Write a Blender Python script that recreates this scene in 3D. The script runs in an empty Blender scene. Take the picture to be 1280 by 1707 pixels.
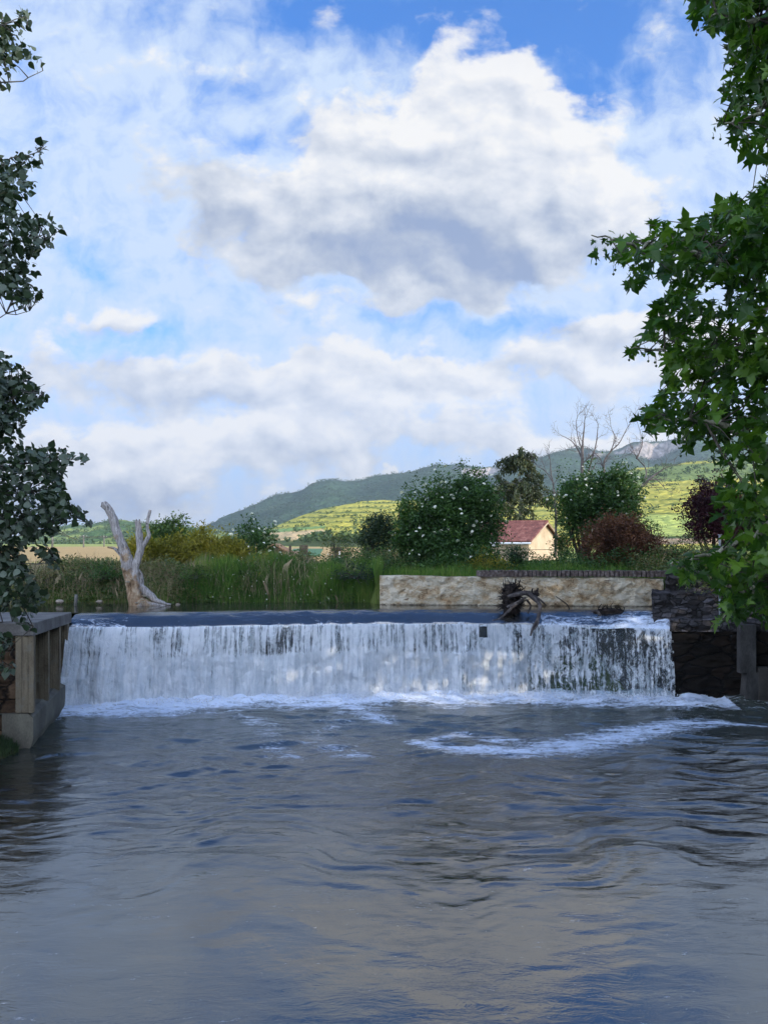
import bpy, math, random
import numpy as np
from mathutils import Vector, Matrix
random.seed(7); rng = np.random.default_rng(7)
S = bpy.context.scene
R = math.radians
F, HX, HY, CZ = 1300.0, 640.0, 905.0, 4.5      # focal length and principal point in photo pixels, eye height over the river

# ---------------------------------------------------------------- camera
cd = bpy.data.cameras.new('camera'); cam = bpy.data.objects.new('camera', cd); S.collection.objects.link(cam)
cam.location = (0, 0, CZ); cam.rotation_euler = (R(90), 0, 0)
cd.sensor_fit = 'VERTICAL'; cd.sensor_height = 36; cd.lens = F / 1707 * 36; cd.shift_y = (HY - 853.5) / 1707
cd.clip_start = 0.1; cd.clip_end = 20000
S.camera = cam
S.view_settings.view_transform = 'Standard'; S.view_settings.look = 'None'
S.view_settings.exposure = 0.0; S.view_settings.gamma = 1
S.cycles.max_bounces = 8; S.cycles.transparent_max_bounces = 24; S.cycles.diffuse_bounces = 3; S.cycles.glossy_bounces = 3
S.cycles.transmission_bounces = 4; S.cycles.caustics_reflective = False; S.cycles.caustics_refractive = False
S.cycles.sample_clamp_indirect = 6; S.cycles.use_denoising = True

# ---------------------------------------------------------------- node helpers
class NT:
    """tiny expression helper over a node tree"""
    def __init__(s, nt): s.nt = nt; s.n = nt.nodes; s.l = nt.links
    def put(s, sock, v):
        if isinstance(v, bpy.types.NodeSocket): s.l.new(v, sock)
        elif v is not None:
            try: sock.default_value = v
            except Exception:
                sock.default_value = tuple(v) + (1,) if len(v) == 3 else v
    def node(s, t, **kw):
        n = s.n.new(t)
        for k, v in kw.items(): setattr(n, k, v)
        return n
    def m(s, op, a, b=None, c=None, clamp=False):
        n = s.node('ShaderNodeMath', operation=op, use_clamp=clamp)
        s.put(n.inputs[0], a)
        if b is not None: s.put(n.inputs[1], b)
        if c is not None: s.put(n.inputs[2], c)
        return n.outputs[0]
    def add(s, a, b): return s.m('ADD', a, b)
    def sub(s, a, b): return s.m('SUBTRACT', a, b)
    def mul(s, a, b): return s.m('MULTIPLY', a, b)
    def ss(s, x, a, b, c=0.0, d=1.0, kind='SMOOTHSTEP'):
        n = s.node('ShaderNodeMapRange', interpolation_type=kind)
        s.put(n.inputs['Value'], x)
        for k, v in (('From Min', a), ('From Max', b), ('To Min', c), ('To Max', d)): s.put(n.inputs[k], v)
        return n.outputs[0]
    def v(s, op, a, b=None, scale=None):
        n = s.node('ShaderNodeVectorMath', operation=op); s.put(n.inputs[0], a)
        if b is not None: s.put(n.inputs[1], b)
        if scale is not None: s.put(n.inputs['Scale'], scale)
        return n.outputs['Value' if op in ('LENGTH', 'DOT_PRODUCT', 'DISTANCE') else 'Vector']
    def xyz(s, v):
        n = s.node('ShaderNodeSeparateXYZ'); s.put(n.inputs[0], v); return n.outputs
    def comb(s, x, y, z=0.0):
        n = s.node('ShaderNodeCombineXYZ')
        s.put(n.inputs[0], x); s.put(n.inputs[1], y); s.put(n.inputs[2], z); return n.outputs[0]
    def noise(s, vec, scale, detail=4, rough=.55, dist=0.0, out='Fac', lac=2.0):
        n = s.node('ShaderNodeTexNoise'); s.put(n.inputs['Vector'], vec)
        s.put(n.inputs['Scale'], scale); s.put(n.inputs['Detail'], detail); s.put(n.inputs['Roughness'], rough)
        s.put(n.inputs['Distortion'], dist); s.put(n.inputs['Lacunarity'], lac)
        return n.outputs[0 if out == 'Fac' else 1]
    def voro(s, vec, scale, feature='F1', detail=0, rough=.5, out='Distance', rnd=1.0):
        n = s.node('ShaderNodeTexVoronoi', feature=feature); s.put(n.inputs['Vector'], vec)
        s.put(n.inputs['Scale'], scale); s.put(n.inputs['Randomness'], rnd)
        if detail: s.put(n.inputs['Detail'], detail); s.put(n.inputs['Roughness'], rough)
        return n.outputs[out]
    def mix(s, f, a, b, kind='MIX'):
        n = s.node('ShaderNodeMix', data_type='RGBA', blend_type=kind); n.clamp_factor = True
        s.put(n.inputs[0], f); s.put(n.inputs[6], a); s.put(n.inputs[7], b); return n.outputs[2]
    def ramp(s, f, stops):
        n = s.node('ShaderNodeValToRGB'); s.put(n.inputs[0], f); e = n.color_ramp.elements
        while len(e) < len(stops): e.new(.5)
        for q, (p, c) in zip(e, stops): q.position = p; q.color = tuple(c) + (1,)
        return n.outputs[0]

# ---------------------------------------------------------------- sun and sky
SUN_EL, SUN_AZ = R(19), R(118)          # azimuth measured clockwise from the view direction (+Y)
sdir = Vector((math.sin(SUN_AZ) * math.cos(SUN_EL), math.cos(SUN_AZ) * math.cos(SUN_EL), math.sin(SUN_EL)))
sd = bpy.data.lights.new('sun', 'SUN'); sd.energy = 5.0; sd.angle = R(.6); sd.color = (1, .88, .70)
so = bpy.data.objects.new('sun', sd); S.collection.objects.link(so); so.rotation_euler = (-sdir).to_track_quat('-Z', 'Y').to_euler()

W = bpy.data.worlds.new('World'); S.world = W; W.use_nodes = True
W.cycles.sampling_method = 'MANUAL'; W.cycles.sample_map_resolution = 512
wt = NT(W.node_tree); W.node_tree.nodes.clear()
# clouds: soft blobs placed by direction (pixel-scaled tan azimuth / tan elevation), broken up by fractal noise
CUM = [ # x, y, rx, ry, weight
    (790, 175, 130, 100, 1.15), (680, 240, 160, 100, 1.0), (880, 280, 180, 150, 1.1), (800, 370, 260, 110, .9), (620, 340, 200, 120, .8),
    (1010, 370, 80, 50, .5), (360, 310, 110, 80, .52), (500, 390, 230, 80, .7), (780, 450, 170, 60, .5), (1150, 560, 260, 70, .5), (980, 550, 130, 40, .5),
    (440, 645, 290, 52, .9), (600, 610, 200, 48, .7), (900, 620, 360, 44, .75), (640, 500, 220, 34, .5), (200, 775, 350, 95, .85), (620, 725, 330, 60, .7),
    (1050, 760, 260, 45, .6), (80, 620, 230, 60, .5), (652, 787, 20, 9, .6), (180, 540, 90, 30, .45), (900, 740, 200, 26, .4)]
HOLE = [(860, 20, 340, 110, 1.5), (520, 20, 170, 70, .8), (990, 150, 200, 55, .75), (390, 120, 90, 40, .45), (130, 445, 70, 26, .4), (240, 560, 160, 34, .5),
    (880, 545, 150, 30, .45), (720, 530, 200, 26, .35), (480, 225, 120, 40, .45), (260, 20, 90, 70, .35), (1130, 90, 90, 60, .3)]
def blobs(t, P, L, light=False):
    tot = lt = None
    for x, y, rx, ry, w in L:
        q = t.v('MULTIPLY', t.v('SUBTRACT', P, (x / 100, y / 100, 0)), (100 / rx, 100 / ry, 0))
        f = t.ss(t.v('LENGTH', q), 1.4, 0.0, 0, w)
        tot = f if tot is None else t.add(tot, f)
        if light:
            e = t.mul(f, t.v('DOT_PRODUCT', q, (.35, -1.0, 0)))
            lt = e if lt is None else t.add(lt, e)
    return (tot, lt) if light else tot
def n2(t, *a, **k):
    o = t.noise(*a, **k); o.node.noise_dimensions = '2D'; return o
tc = wt.node('ShaderNodeTexCoord').outputs['Generated']
sx, sy, sz = wt.xyz(tc)[:3]
yy = wt.m('MAXIMUM', wt.m('ABSOLUTE', sy), .32)          # the clouds behind mirror the ones ahead
Pp = wt.comb(wt.add(wt.mul(wt.m('DIVIDE', sx, yy), F / 100), HX / 100), wt.sub(HY / 100, wt.mul(wt.m('DIVIDE', sz, yy), F / 100)), 0.0)
w1 = wt.v('SUBTRACT', n2(wt, Pp, .7, 6, .5, out='Color'), (.5, .5, .5))
Pw = wt.v('ADD', Pp, wt.v('MULTIPLY', w1, (2.1, 1.35, 0)))
base, blit = blobs(wt, Pw, CUM, True)
Pn = wt.v('MULTIPLY', wt.v('ADD', Pp, wt.v('SCALE', w1, scale=.35)), (1, 1.5, 1))
na = n2(wt, Pn, .95, 7, .55); nb = n2(wt, wt.v('ADD', Pn, (.2, -.42, 0)), .95, 4, .5)
D0 = wt.add(base, wt.mul(wt.sub(na, .5), 1.45))
cov = wt.ss(D0, .12, .54)
lit = wt.add(wt.add(.76, wt.mul(wt.sub(na, nb), 1.1)), wt.mul(wt.m('DIVIDE', blit, wt.add(base, .15)), .50))
shade = blobs(wt, Pw, [(800, 430, 240, 80, .50), (560, 385, 260, 60, .34), (340, 300, 100, 80, .34), (300, 680, 200, 28, .2), (870, 550, 110, 30, .36), (160, 620, 140, 40, .3),
    (250, 840, 360, 50, .35), (720, 310, 220, 80, .12), (640, 775, 250, 26, .2)])
lit = wt.sub(lit, shade)
ccol = wt.ramp(lit, [(0.0, (.27, .35, .54)), (.25, (.43, .49, .61)), (.5, (.63, .67, .74)), (.78, (.84, .85, .87)), (1.0, (1.0, .975, .93))])
sky = wt.node('ShaderNodeTexSky', sky_type='NISHITA', sun_disc=False)
sky.sun_elevation = SUN_EL; sky.sun_rotation = SUN_AZ; sky.altitude = 450; sky.air_density = 1.0; sky.dust_density = .6; sky.ozone_density = 2.0
SKY_STRENGTH = .12
K = 1.0 / SKY_STRENGTH
def sc(c): return tuple(v * K for v in c)
blue = wt.mix(1.0, sky.outputs[0], (.26, 1.35, 2.6), 'MULTIPLY')
blue = wt.mix(wt.ss(sz, .30, .02, 0, .92), blue, sc((.42, .58, .86)))
hole = blobs(wt, Pw, HOLE)
veil = wt.add(wt.sub(.86, hole), wt.mul(wt.sub(na, .5), .9))
veil = wt.add(veil, wt.mul(wt.sub(n2(wt, wt.v('ADD', Pp, w1), 1.6, 7, .6), .5), 1.25))
veil = wt.ss(veil, -.15, 1.15)
# unseen clouds behind the camera, made extra bright and blue to light the falls
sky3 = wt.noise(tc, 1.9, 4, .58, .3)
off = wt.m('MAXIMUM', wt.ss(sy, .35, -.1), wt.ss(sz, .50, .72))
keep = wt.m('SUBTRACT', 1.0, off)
fill_clouds = wt.mul(wt.mul(wt.ss(sy, .35, -.1), wt.ss(sz, .85, .6)), wt.ss(sky3, .38, .56, 0, .92))
veil = wt.mul(veil, keep); cov = wt.mul(cov, keep)
low = wt.ss(sz, .22, 0.0)
vcol = wt.mix(low, sc((.68, .81, .99)), sc((.54, .66, .88)))
col = wt.mix(wt.m('MINIMUM', wt.mul(veil, 1.0), .93), blue, vcol)
ccs = wt.mix(1.0, ccol, (K, K, K), 'MULTIPLY'); ccs.node.clamp_result = False
col = wt.mix(wt.mul(cov, .95), col, ccs)
col = wt.mix(fill_clouds, col, wt.mix(wt.ss(sy, .3, -.1), sc((.85, .95, 1.15)), sc((4.0, 4.5, 5.5))))
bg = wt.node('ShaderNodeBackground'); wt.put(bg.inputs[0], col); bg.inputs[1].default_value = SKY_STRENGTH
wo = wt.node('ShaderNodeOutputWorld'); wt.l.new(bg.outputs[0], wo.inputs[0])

# ================================================================ helpers
COL = S.collection
def P(px, py, Y): return Vector(((px - HX) / F * Y, Y, CZ - (py - HY) / F * Y))
def hsh(ix, iy, iz, seed):
    h = (ix.astype(np.int64) * 374761393 + iy.astype(np.int64) * 668265263 + iz.astype(np.int64) * 2147483647 + seed * 144269) & 0xffffffff
    h = ((h ^ (h >> 13)) * 1274126177) & 0xffffffff
    return ((h ^ (h >> 16)) & 0xffffff) / 16777216.0
def vn(x, y, z=0.0, seed=0):
    x, y, z = np.broadcast_arrays(np.asarray(x, float), np.asarray(y, float), np.asarray(z, float))
    ix, iy, iz = np.floor(x), np.floor(y), np.floor(z); fx, fy, fz = x - ix, y - iy, z - iz
    fx, fy, fz = [f * f * f * (f * (f * 6 - 15) + 10) for f in (fx, fy, fz)]
    o = 0
    for a in (0, 1):
        for b in (0, 1):
            for c in (0, 1):
                o = o + hsh(ix + a, iy + b, iz + c, seed) * (fx if a else 1 - fx) * (fy if b else 1 - fy) * (fz if c else 1 - fz)
    return o
def fbm(x, y, z=0.0, o=4, seed=0, g=.5):
    t = 0; a = 1; n = 0
    x = np.asarray(x, float); y = np.asarray(y, float); z = np.asarray(z, float)
    for i in range(o):
        t = t + a * vn(x, y, z, seed + i * 17); n += a; a *= g; x = x * 2.03 + 11.3; y = y * 2.03 + 5.7; z = z * 2.03 + 3.1
    return t / n
def sm(x, a, b):
    t = np.clip((np.asarray(x, float) - a) / (b - a), 0, 1); return t * t * (3 - 2 * t)

def mesh(name, V, Fc, mat=None, parent=None, smooth=True, attrs=None):
    """V (n,3); Fc = array (m,k) or list of index lists"""
    me = bpy.data.meshes.new(name)
    V = np.asarray(V, np.float32)
    if isinstance(Fc, np.ndarray):
        tot = np.full(len(Fc), Fc.shape[1], np.int32); flat = Fc.reshape(-1).astype(np.int32)
    else:
        tot = np.array([len(f) for f in Fc], np.int32); flat = np.concatenate([np.asarray(f, np.int32) for f in Fc])
    me.vertices.add(len(V)); me.vertices.foreach_set('co', V.reshape(-1))
    me.loops.add(len(flat)); me.loops.foreach_set('vertex_index', flat)
    me.polygons.add(len(tot)); st = np.zeros(len(tot), np.int32); st[1:] = np.cumsum(tot)[:-1]
    me.polygons.foreach_set('loop_start', st)
    try: me.polygons.foreach_set('loop_total', tot)
    except Exception: pass
    me.polygons.foreach_set('use_smooth', np.full(len(tot), bool(smooth)))
    me.update(calc_edges=True); me.validate()
    if attrs:
        for k, a in attrs.items():
            if a.ndim == 1:
                at = me.attributes.new(k, 'FLOAT', 'POINT'); at.data.foreach_set('value', a.astype(np.float32))
            else:
                at = me.attributes.new(k, 'FLOAT_COLOR', 'POINT')
                at.data.foreach_set('color', np.c_[a, np.ones(len(a))].astype(np.float32).reshape(-1))
    if mat: me.materials.append(mat)
    o = bpy.data.objects.new(name, me); COL.objects.link(o)
    if parent: o.parent = parent
    return o
def tag(o, label=None, cat=None, group=None, kind=None):
    for k, v in (('label', label), ('category', cat), ('group', group), ('kind', kind)):
        if v: o[k] = v
    return o
def empty(name, loc, label, cat, group=None):
    o = bpy.data.objects.new(name, None); COL.objects.link(o); o.location = loc; o.empty_display_size = .3
    return tag(o, label, cat, group)
def keepworld(root, *obs):
    """parent objects whose meshes were made in world coordinates"""
    for o in obs:
        o.parent = root; o.matrix_parent_inverse = Matrix.Translation(-Vector(root.location))
def grid_faces(nu, nv):
    i = np.arange(nu - 1)[:, None]; j = np.arange(nv - 1)[None, :]
    a = i * nv + j
    return np.stack([a, a + nv, a + nv + 1, a + 1], -1).reshape(-1, 4)
class MB:
    """collects simple shapes into one mesh"""
    def __init__(s): s.v = []; s.f = []; s.n = 0
    def raw(s, V, Fc):
        s.v.append(np.asarray(V, float)); s.f += [[i + s.n for i in f] for f in (Fc.tolist() if isinstance(Fc, np.ndarray) else Fc)]; s.n += len(V)
    def box(s, c, size, rot=None, j=0.0):
        c = np.array(c, float); h = np.array(size, float) / 2
        V = np.array([[x, y, z] for x in (-1, 1) for y in (-1, 1) for z in (-1, 1)]) * h
        if j: V = V + rng.uniform(-j, j, V.shape)
        if rot is not None: V = V @ np.array(rot).T
        s.raw(V + c, [[0, 1, 3, 2], [4, 6, 7, 5], [0, 4, 5, 1], [2, 3, 7, 6], [0, 2, 6, 4], [1, 5, 7, 3]])
    def prism(s, poly, z0, z1):
        """vertical prism over a plan polygon (counter-clockwise)"""
        n = len(poly); V = [[x, y, z0] for x, y in poly] + [[x, y, z1] for x, y in poly]
        s.raw(V, [[i, (i + 1) % n, n + (i + 1) % n, n + i] for i in range(n)] + [list(range(n))[::-1], [n + i for i in range(n)]])
    def tube(s, pts, rad, k=8, noise=0.0, caps=True, seed=0, flat=1.0):
        pts = [np.array(p, float) for p in pts]; n = len(pts)
        if np.isscalar(rad): rad = [rad] * n
        up = np.array([.3, .5, .81]); V = []
        for i, p in enumerate(pts):
            t = pts[min(i + 1, n - 1)] - pts[max(i - 1, 0)]; t = t / (np.linalg.norm(t) + 1e-9)
            a = np.cross(t, up);
            if np.linalg.norm(a) < .1: a = np.cross(t, [1, 0, 0])
            a /= np.linalg.norm(a); b = np.cross(t, a); up = np.cross(a, t)
            up = up / np.linalg.norm(up)
            for q in range(k):
                w = 2 * math.pi * q / k
                r = rad[i] * (1 + (noise * (2 * float(vn(p[0] * 6 + 3 * math.cos(w), p[1] * 6 + 3 * math.sin(w), p[2] * 4, seed)) - 1) if noise else 0))
                V.append(p + r * (a * math.cos(w) + b * flat * math.sin(w)))
        Fc = [[i * k + q, i * k + (q + 1) % k, (i + 1) * k + (q + 1) % k, (i + 1) * k + q] for i in range(n - 1) for q in range(k)]
        if caps: Fc += [list(range(k))[::-1], [(n - 1) * k + q for q in range(k)]]
        s.raw(V, Fc)
    def build(s, name, mat, parent=None, smooth=False, attrs=None):
        return mesh(name, np.concatenate(s.v), s.f, mat, parent, smooth, attrs)
def curve(pts, n):
    """Catmull-Rom through the points, n steps per span; last coordinate may be a radius"""
    p = np.array([list(q) for q in pts], float); p = np.vstack([2 * p[0] - p[1], p, 2 * p[-1] - p[-2]]); o = []
    for i in range(1, len(p) - 2):
        for t in np.arange(n) / n:
            a, b, c, d = p[i - 1:i + 3]
            o.append(.5 * (2 * b + (c - a) * t + (2 * a - 5 * b + 4 * c - d) * t * t + (3 * b - a - 3 * c + d) * t ** 3))
    o.append(p[-2]); return np.array(o)

# ---------------------------------------------------------------- materials
def new_mat(name):
    m = bpy.data.materials.new(name); m.use_nodes = True; t = NT(m.node_tree); m.node_tree.nodes.clear()
    out = t.node('ShaderNodeOutputMaterial'); return m, t, out
def pbsdf(t, out, col, rough=.8, bump=None, bs=.5, bd=.02, spec=.3, metal=0, link=True):
    b = t.node('ShaderNodeBsdfPrincipled'); t.put(b.inputs['Base Color'], col); t.put(b.inputs['Roughness'], rough)
    b.inputs['Specular IOR Level'].default_value = spec; b.inputs['Metallic'].default_value = metal
    if bump is not None:
        n = t.node('ShaderNodeBump'); n.inputs['Strength'].default_value = bs; n.inputs['Distance'].default_value = bd
        t.put(n.inputs['Height'], bump); t.l.new(n.outputs[0], b.inputs['Normal'])
    if link: t.l.new(b.outputs[0], out.inputs[0])
    return b
def pos(t): return t.node('ShaderNodeNewGeometry').outputs['Position']
def attr(t, name, out='Fac'):
    n = t.node('ShaderNodeAttribute'); n.attribute_name = name; return n.outputs[out]
def surf(name, stops, scale=3, rough=.85, bs=.6, bd=.02, detail=6, stretch=(1, 1, 1), fine=30, spec=.25, metal=0):
    m, t, out = new_mat(name); p = t.v('MULTIPLY', pos(t), stretch)
    a = t.noise(p, scale, detail, .6); b = t.noise(p, fine, 4, .6)
    f = t.add(t.mul(t.sub(a, .5), 1.9), t.add(.5, t.mul(t.sub(b, .5), .7)))
    pbsdf(t, out, t.ramp(f, stops), rough, t.add(a, t.mul(b, .6)), bs, bd, spec, metal); return m
def leafmat(name, cols, back=None, trans=.30, gloss=.35, clump=.8, hue=None):
    """cols: two or three leaf colours picked at random per leaf and per clump"""
    m, t, out = new_mat(name); ge = t.node('ShaderNodeNewGeometry')
    r = ge.outputs['Random Per Island']; c = t.noise(ge.outputs['Position'], clump, 3, .6)
    f = t.add(t.mul(r, .6), t.sub(t.mul(c, 1.6), .6))
    col = t.ramp(f, [(i / (len(cols) - 1), q) for i, q in enumerate(cols)])
    if back: col = t.mix(ge.outputs['Backfacing'], col, back)
    b = t.node('ShaderNodeBsdfPrincipled'); t.put(b.inputs['Base Color'], col); b.inputs['Roughness'].default_value = gloss + .15
    b.inputs['Specular IOR Level'].default_value = .35
    tr = t.node('ShaderNodeBsdfTranslucent'); t.put(tr.inputs[0], t.mix(1.0, col, (1.5, 1.7, .6), 'MULTIPLY'))
    mx = t.node('ShaderNodeMixShader'); mx.inputs[0].default_value = trans
    t.l.new(b.outputs[0], mx.inputs[1]); t.l.new(tr.outputs[0], mx.inputs[2]); t.l.new(mx.outputs[0], out.inputs[0]); return m

M = {}
M['bark'] = surf('bark', [(0, (.018, .014, .010)), (.5, (.06, .05, .038)), (1, (.13, .11, .085))], 9, .9, 1.0, .03, stretch=(1, 1, .25))
M['plane_bark'] = surf('plane_bark', [(0, (.05, .05, .035)), (.45, (.12, .12, .08)), (.55, (.26, .25, .18)), (1, (.36, .35, .27))], 5, .8, .4, .01)
M['pale_bark'] = surf('pale_bark', [(0, (.04, .04, .035)), (.5, (.12, .115, .10)), (1, (.24, .23, .20))], 7, .85, .7, .02, stretch=(1, 1, .4))
M['grey_twig'] = surf('grey_twig', [(0, (.06, .05, .045)), (.5, (.14, .12, .11)), (1, (.25, .22, .20))], 6, .9, .5, .02)
M['concrete'] = surf('concrete', [(0, (.07, .065, .055)), (.45, (.17, .16, .135)), (1, (.30, .285, .25))], 1.6, .85, .5, .012, stretch=(1, 1, .5))
M['metal'] = surf('galvanised_metal', [(0, (.2, .22, .25)), (1, (.34, .36, .4))], 8, .45, .1, .004, metal=.6)
M['white_paint'] = surf('white_paint', [(0, (.6, .6, .58)), (1, (.8, .8, .78))], 5, .6, .1, .004)
M['soil'] = surf('soil', [(0, (.035, .03, .018)), (.5, (.07, .065, .03)), (1, (.13, .12, .06))], 1.4, .95, .8, .05)

# ---------------------------------------------------------------- leaves and twigs
def rand_rot(N, r, droop=0.0, flat=0.0):
    """random frames: u = leaf length axis, n = normal; flat pulls normals to the vertical, droop pulls the length axis down"""
    n = r.normal(size=(N, 3)); n[:, 2] = np.abs(n[:, 2]) + flat; n /= np.linalg.norm(n, axis=1, keepdims=True)
    u = r.normal(size=(N, 3)); u[:, 2] -= droop; u -= n * (u * n).sum(1, keepdims=True); u /= np.linalg.norm(u, axis=1, keepdims=True)
    v = np.cross(n, u); return u, v, n
def leaves(pts, size, shape, r, droop=0.0, flat=0.0, var=.35):
    """one polygon per leaf. shape: (k,3) in leaf units (length, width, lift)"""
    N = len(pts); k = len(shape); u, v, n = rand_rot(N, r, droop, flat)
    s = size * (1 + var * r.uniform(-1, 1, N))[:, None, None]
    sh = np.asarray(shape)[None]
    V = pts[:, None, :] + s * (u[:, None] * sh[..., 0:1] + v[:, None] * sh[..., 1:2] + n[:, None] * sh[..., 2:3])
    return V.reshape(-1, 3), np.arange(N * k).reshape(N, k)
OVAL = np.array([(0, 0, 0), (.35, .27, .05), (1, 0, -.06), (.35, -.27, .05)])
NARROW = np.array([(0, 0, 0), (.4, .10, .02), (1, 0, -.1), (.4, -.10, .02)])
POPLAR = np.array([(0, 0, 0), (.12, .34, .03), (.42, .40, .06), (.72, .20, .02), (1, 0, -.08), (.72, -.20, .02), (.42, -.40, .06), (.12, -.34, .03)])
_h = [(0, 0), (-.12, .20), (.02, .30), (-.02, .62), (.22, .32), (.44, .70), (.46, .22), (.70, .26), (1.08, 0)]
PLANE = np.array([(x, y, .30 * abs(y) - .22 * x * x) for x, y in _h] + [(x, -y, .30 * abs(y) - .22 * x * x) for x, y in _h[-2:0:-1]])
def in_poly(x, y, poly):
    x = np.asarray(x); y = np.asarray(y); ins = np.zeros(x.shape, bool); n = len(poly)
    for i in range(n):
        x1, y1 = poly[i]; x2, y2 = poly[(i + 1) % n]
        c = ((y1 > y) != (y2 > y)) & (x < (x2 - x1) * (y - y1) / ((y2 - y1) or 1e-9) + x1)
        ins ^= c
    return ins
def proj(p): return HX + F * p[:, 0] / p[:, 1], HY - F * (p[:, 2] - CZ) / p[:, 1]
def crown_points(c, rad, n_cl, per, rc, r, shell=.55, lumps=.35, seed=1, bottom=-1.0, shoots=0):
    """clumped points filling an uneven ellipsoid"""
    d = r.normal(size=(n_cl, 3)); d /= np.linalg.norm(d, axis=1, keepdims=True); d = d[d[:, 2] > bottom]
    q = r.uniform(shell ** 3, 1, len(d)) ** (1 / 3)
    lump = 1 + lumps * 2 * (fbm(d[:, 0] * 2 + 9, d[:, 1] * 2 + 9, d[:, 2] * 2 + 9, 3, seed) - .5) * 2
    cc = np.array(c) + d * (q * lump)[:, None] * np.array(rad)
    if shoots:
        e = r.integers(0, len(cc), shoots); k = r.uniform(.1, .5, (shoots, 1))
        cc = np.vstack([cc, cc[e] + d[e] * np.array(rad) * k * .6 + np.array([0, 0, 1]) * k * rad[2] * .5])
    pts = cc[:, None, :] + r.normal(size=(len(cc), per, 3)) * rc * r.uniform(.5, 1.3, (len(cc), 1, 1))
    return pts.reshape(-1, 3), cc
def stems(mb, base, targets, r, n=12, r0=.05, k=5, bend=.25):
    base = np.array(base, float)
    for i in r.choice(len(targets), min(n, len(targets)), replace=False):
        e = targets[i]; L = np.linalg.norm(e - base)
        m1 = base + (e - base) * .4 + r.normal(size=3) * bend * L * .3 + np.array([0, 0, .12 * L])
        pts = curve([list(base) + [r0], list(m1) + [r0 * .55], list(e) + [r0 * .15]], 4)
        mb.tube(pts[:, :3], pts[:, 3], k, caps=False)
def bush(name, label, cat, base, c, rad, n_cl, per, rc, leaf, shape, mat, group=None, seed=1, shell=.5, lumps=.4, droop=.2, flat=.2, stem_mat='bark', n_st=14, r0=.05,
         bottom=-.8, shoots=0, flowers=None, lobes=(), leafname='foliage', stemname='stems', scale_stem=1.0):
    r = np.random.default_rng(seed)
    root = empty(name, base, label, cat, group)
    pts, cc = crown_points(c, rad, n_cl, per, rc, r, shell, lumps, seed, bottom, shoots)
    for lc, lr, ln in lobes:
        p2, c2 = crown_points(lc, lr, ln, per, rc, r, shell, lumps, seed + 3, bottom, shoots // 3); pts = np.vstack([pts, p2]); cc = np.vstack([cc, c2])
    pts = pts[pts[:, 2] > base[2]]
    V, Fc = leaves(pts, leaf, shape, r, droop, flat)
    keepworld(root, mesh(leafname, V, Fc, mat, smooth=False))
    mb = MB(); stems(mb, base, cc, r, n_st, r0); keepworld(root, mb.build(stemname, M[stem_mat], smooth=True))
    if flowers:
        nf, fs, fm, fname = flowers
        surfp = cc[(cc[:, 1] < c[1] + .1 * rad[1])]
        cen = np.array(c); dd = (surfp - cen) / np.array(rad); q = np.linalg.norm(dd, axis=1); surfp = surfp[q > .6]; dd = dd[q > .6]
        me = None
        for i in r.choice(len(surfp), min(nf, len(surfp)), replace=False):
            p = surfp[i] + dd[i] / np.linalg.norm(dd[i]) * .30 + r.normal(size=3) * .05 + [0, -.18, .05]
            if me is None:
                na_, nr_ = 18, 6; AA, QQ = np.meshgrid(np.linspace(0, 2 * math.pi, na_, endpoint=False), np.linspace(.05, 1, nr_), indexing='ij')
                rr_ = QQ * (1 + .3 * r.uniform(-1, 1, (na_, 1)) * QQ); zz_ = .75 * (1 - QQ * QQ) + r.uniform(-.12, .12, QQ.shape)
                fv = np.stack([rr_ * np.cos(AA), rr_ * np.sin(AA), zz_], -1).reshape(-1, 3) * fs
                ff = [[a_ * nr_ + b_, ((a_ + 1) % na_) * nr_ + b_, ((a_ + 1) % na_) * nr_ + b_ + 1, a_ * nr_ + b_ + 1] for a_ in range(na_) for b_ in range(nr_ - 1)] + [[a_ * nr_ for a_ in range(na_)]]
                f0 = mesh(fname, fv, ff, fm, smooth=False); me = f0.data
                fo = f0
            else:
                fo = bpy.data.objects.new(fname, me); COL.objects.link(fo)
            fo.parent = root; fo.location = Vector(p) - Vector(base); s = r.uniform(.7, 1.25); fo.scale = (s, s, s)
            fo.rotation_euler = (R(r.uniform(15, 55)), R(r.uniform(-25, 25)), r.uniform(0, 6))
    return root

# ================================================================ river geometry
FX = [-8.7, -4, 0, 4, 8.2]; FYv = [21.3, 22.2, 22.75, 22.75, 22.2]
def Yf(x):                              # line of the foot of the fall
    return np.interp(x, np.linspace(-8.7, 8.2, 60), np.polyval(np.polyfit(FX, FYv, 3), np.linspace(-8.7, 8.2, 60)))
def xr(y): return 7.8 + .18 * np.clip(y, -50, 60)

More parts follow.
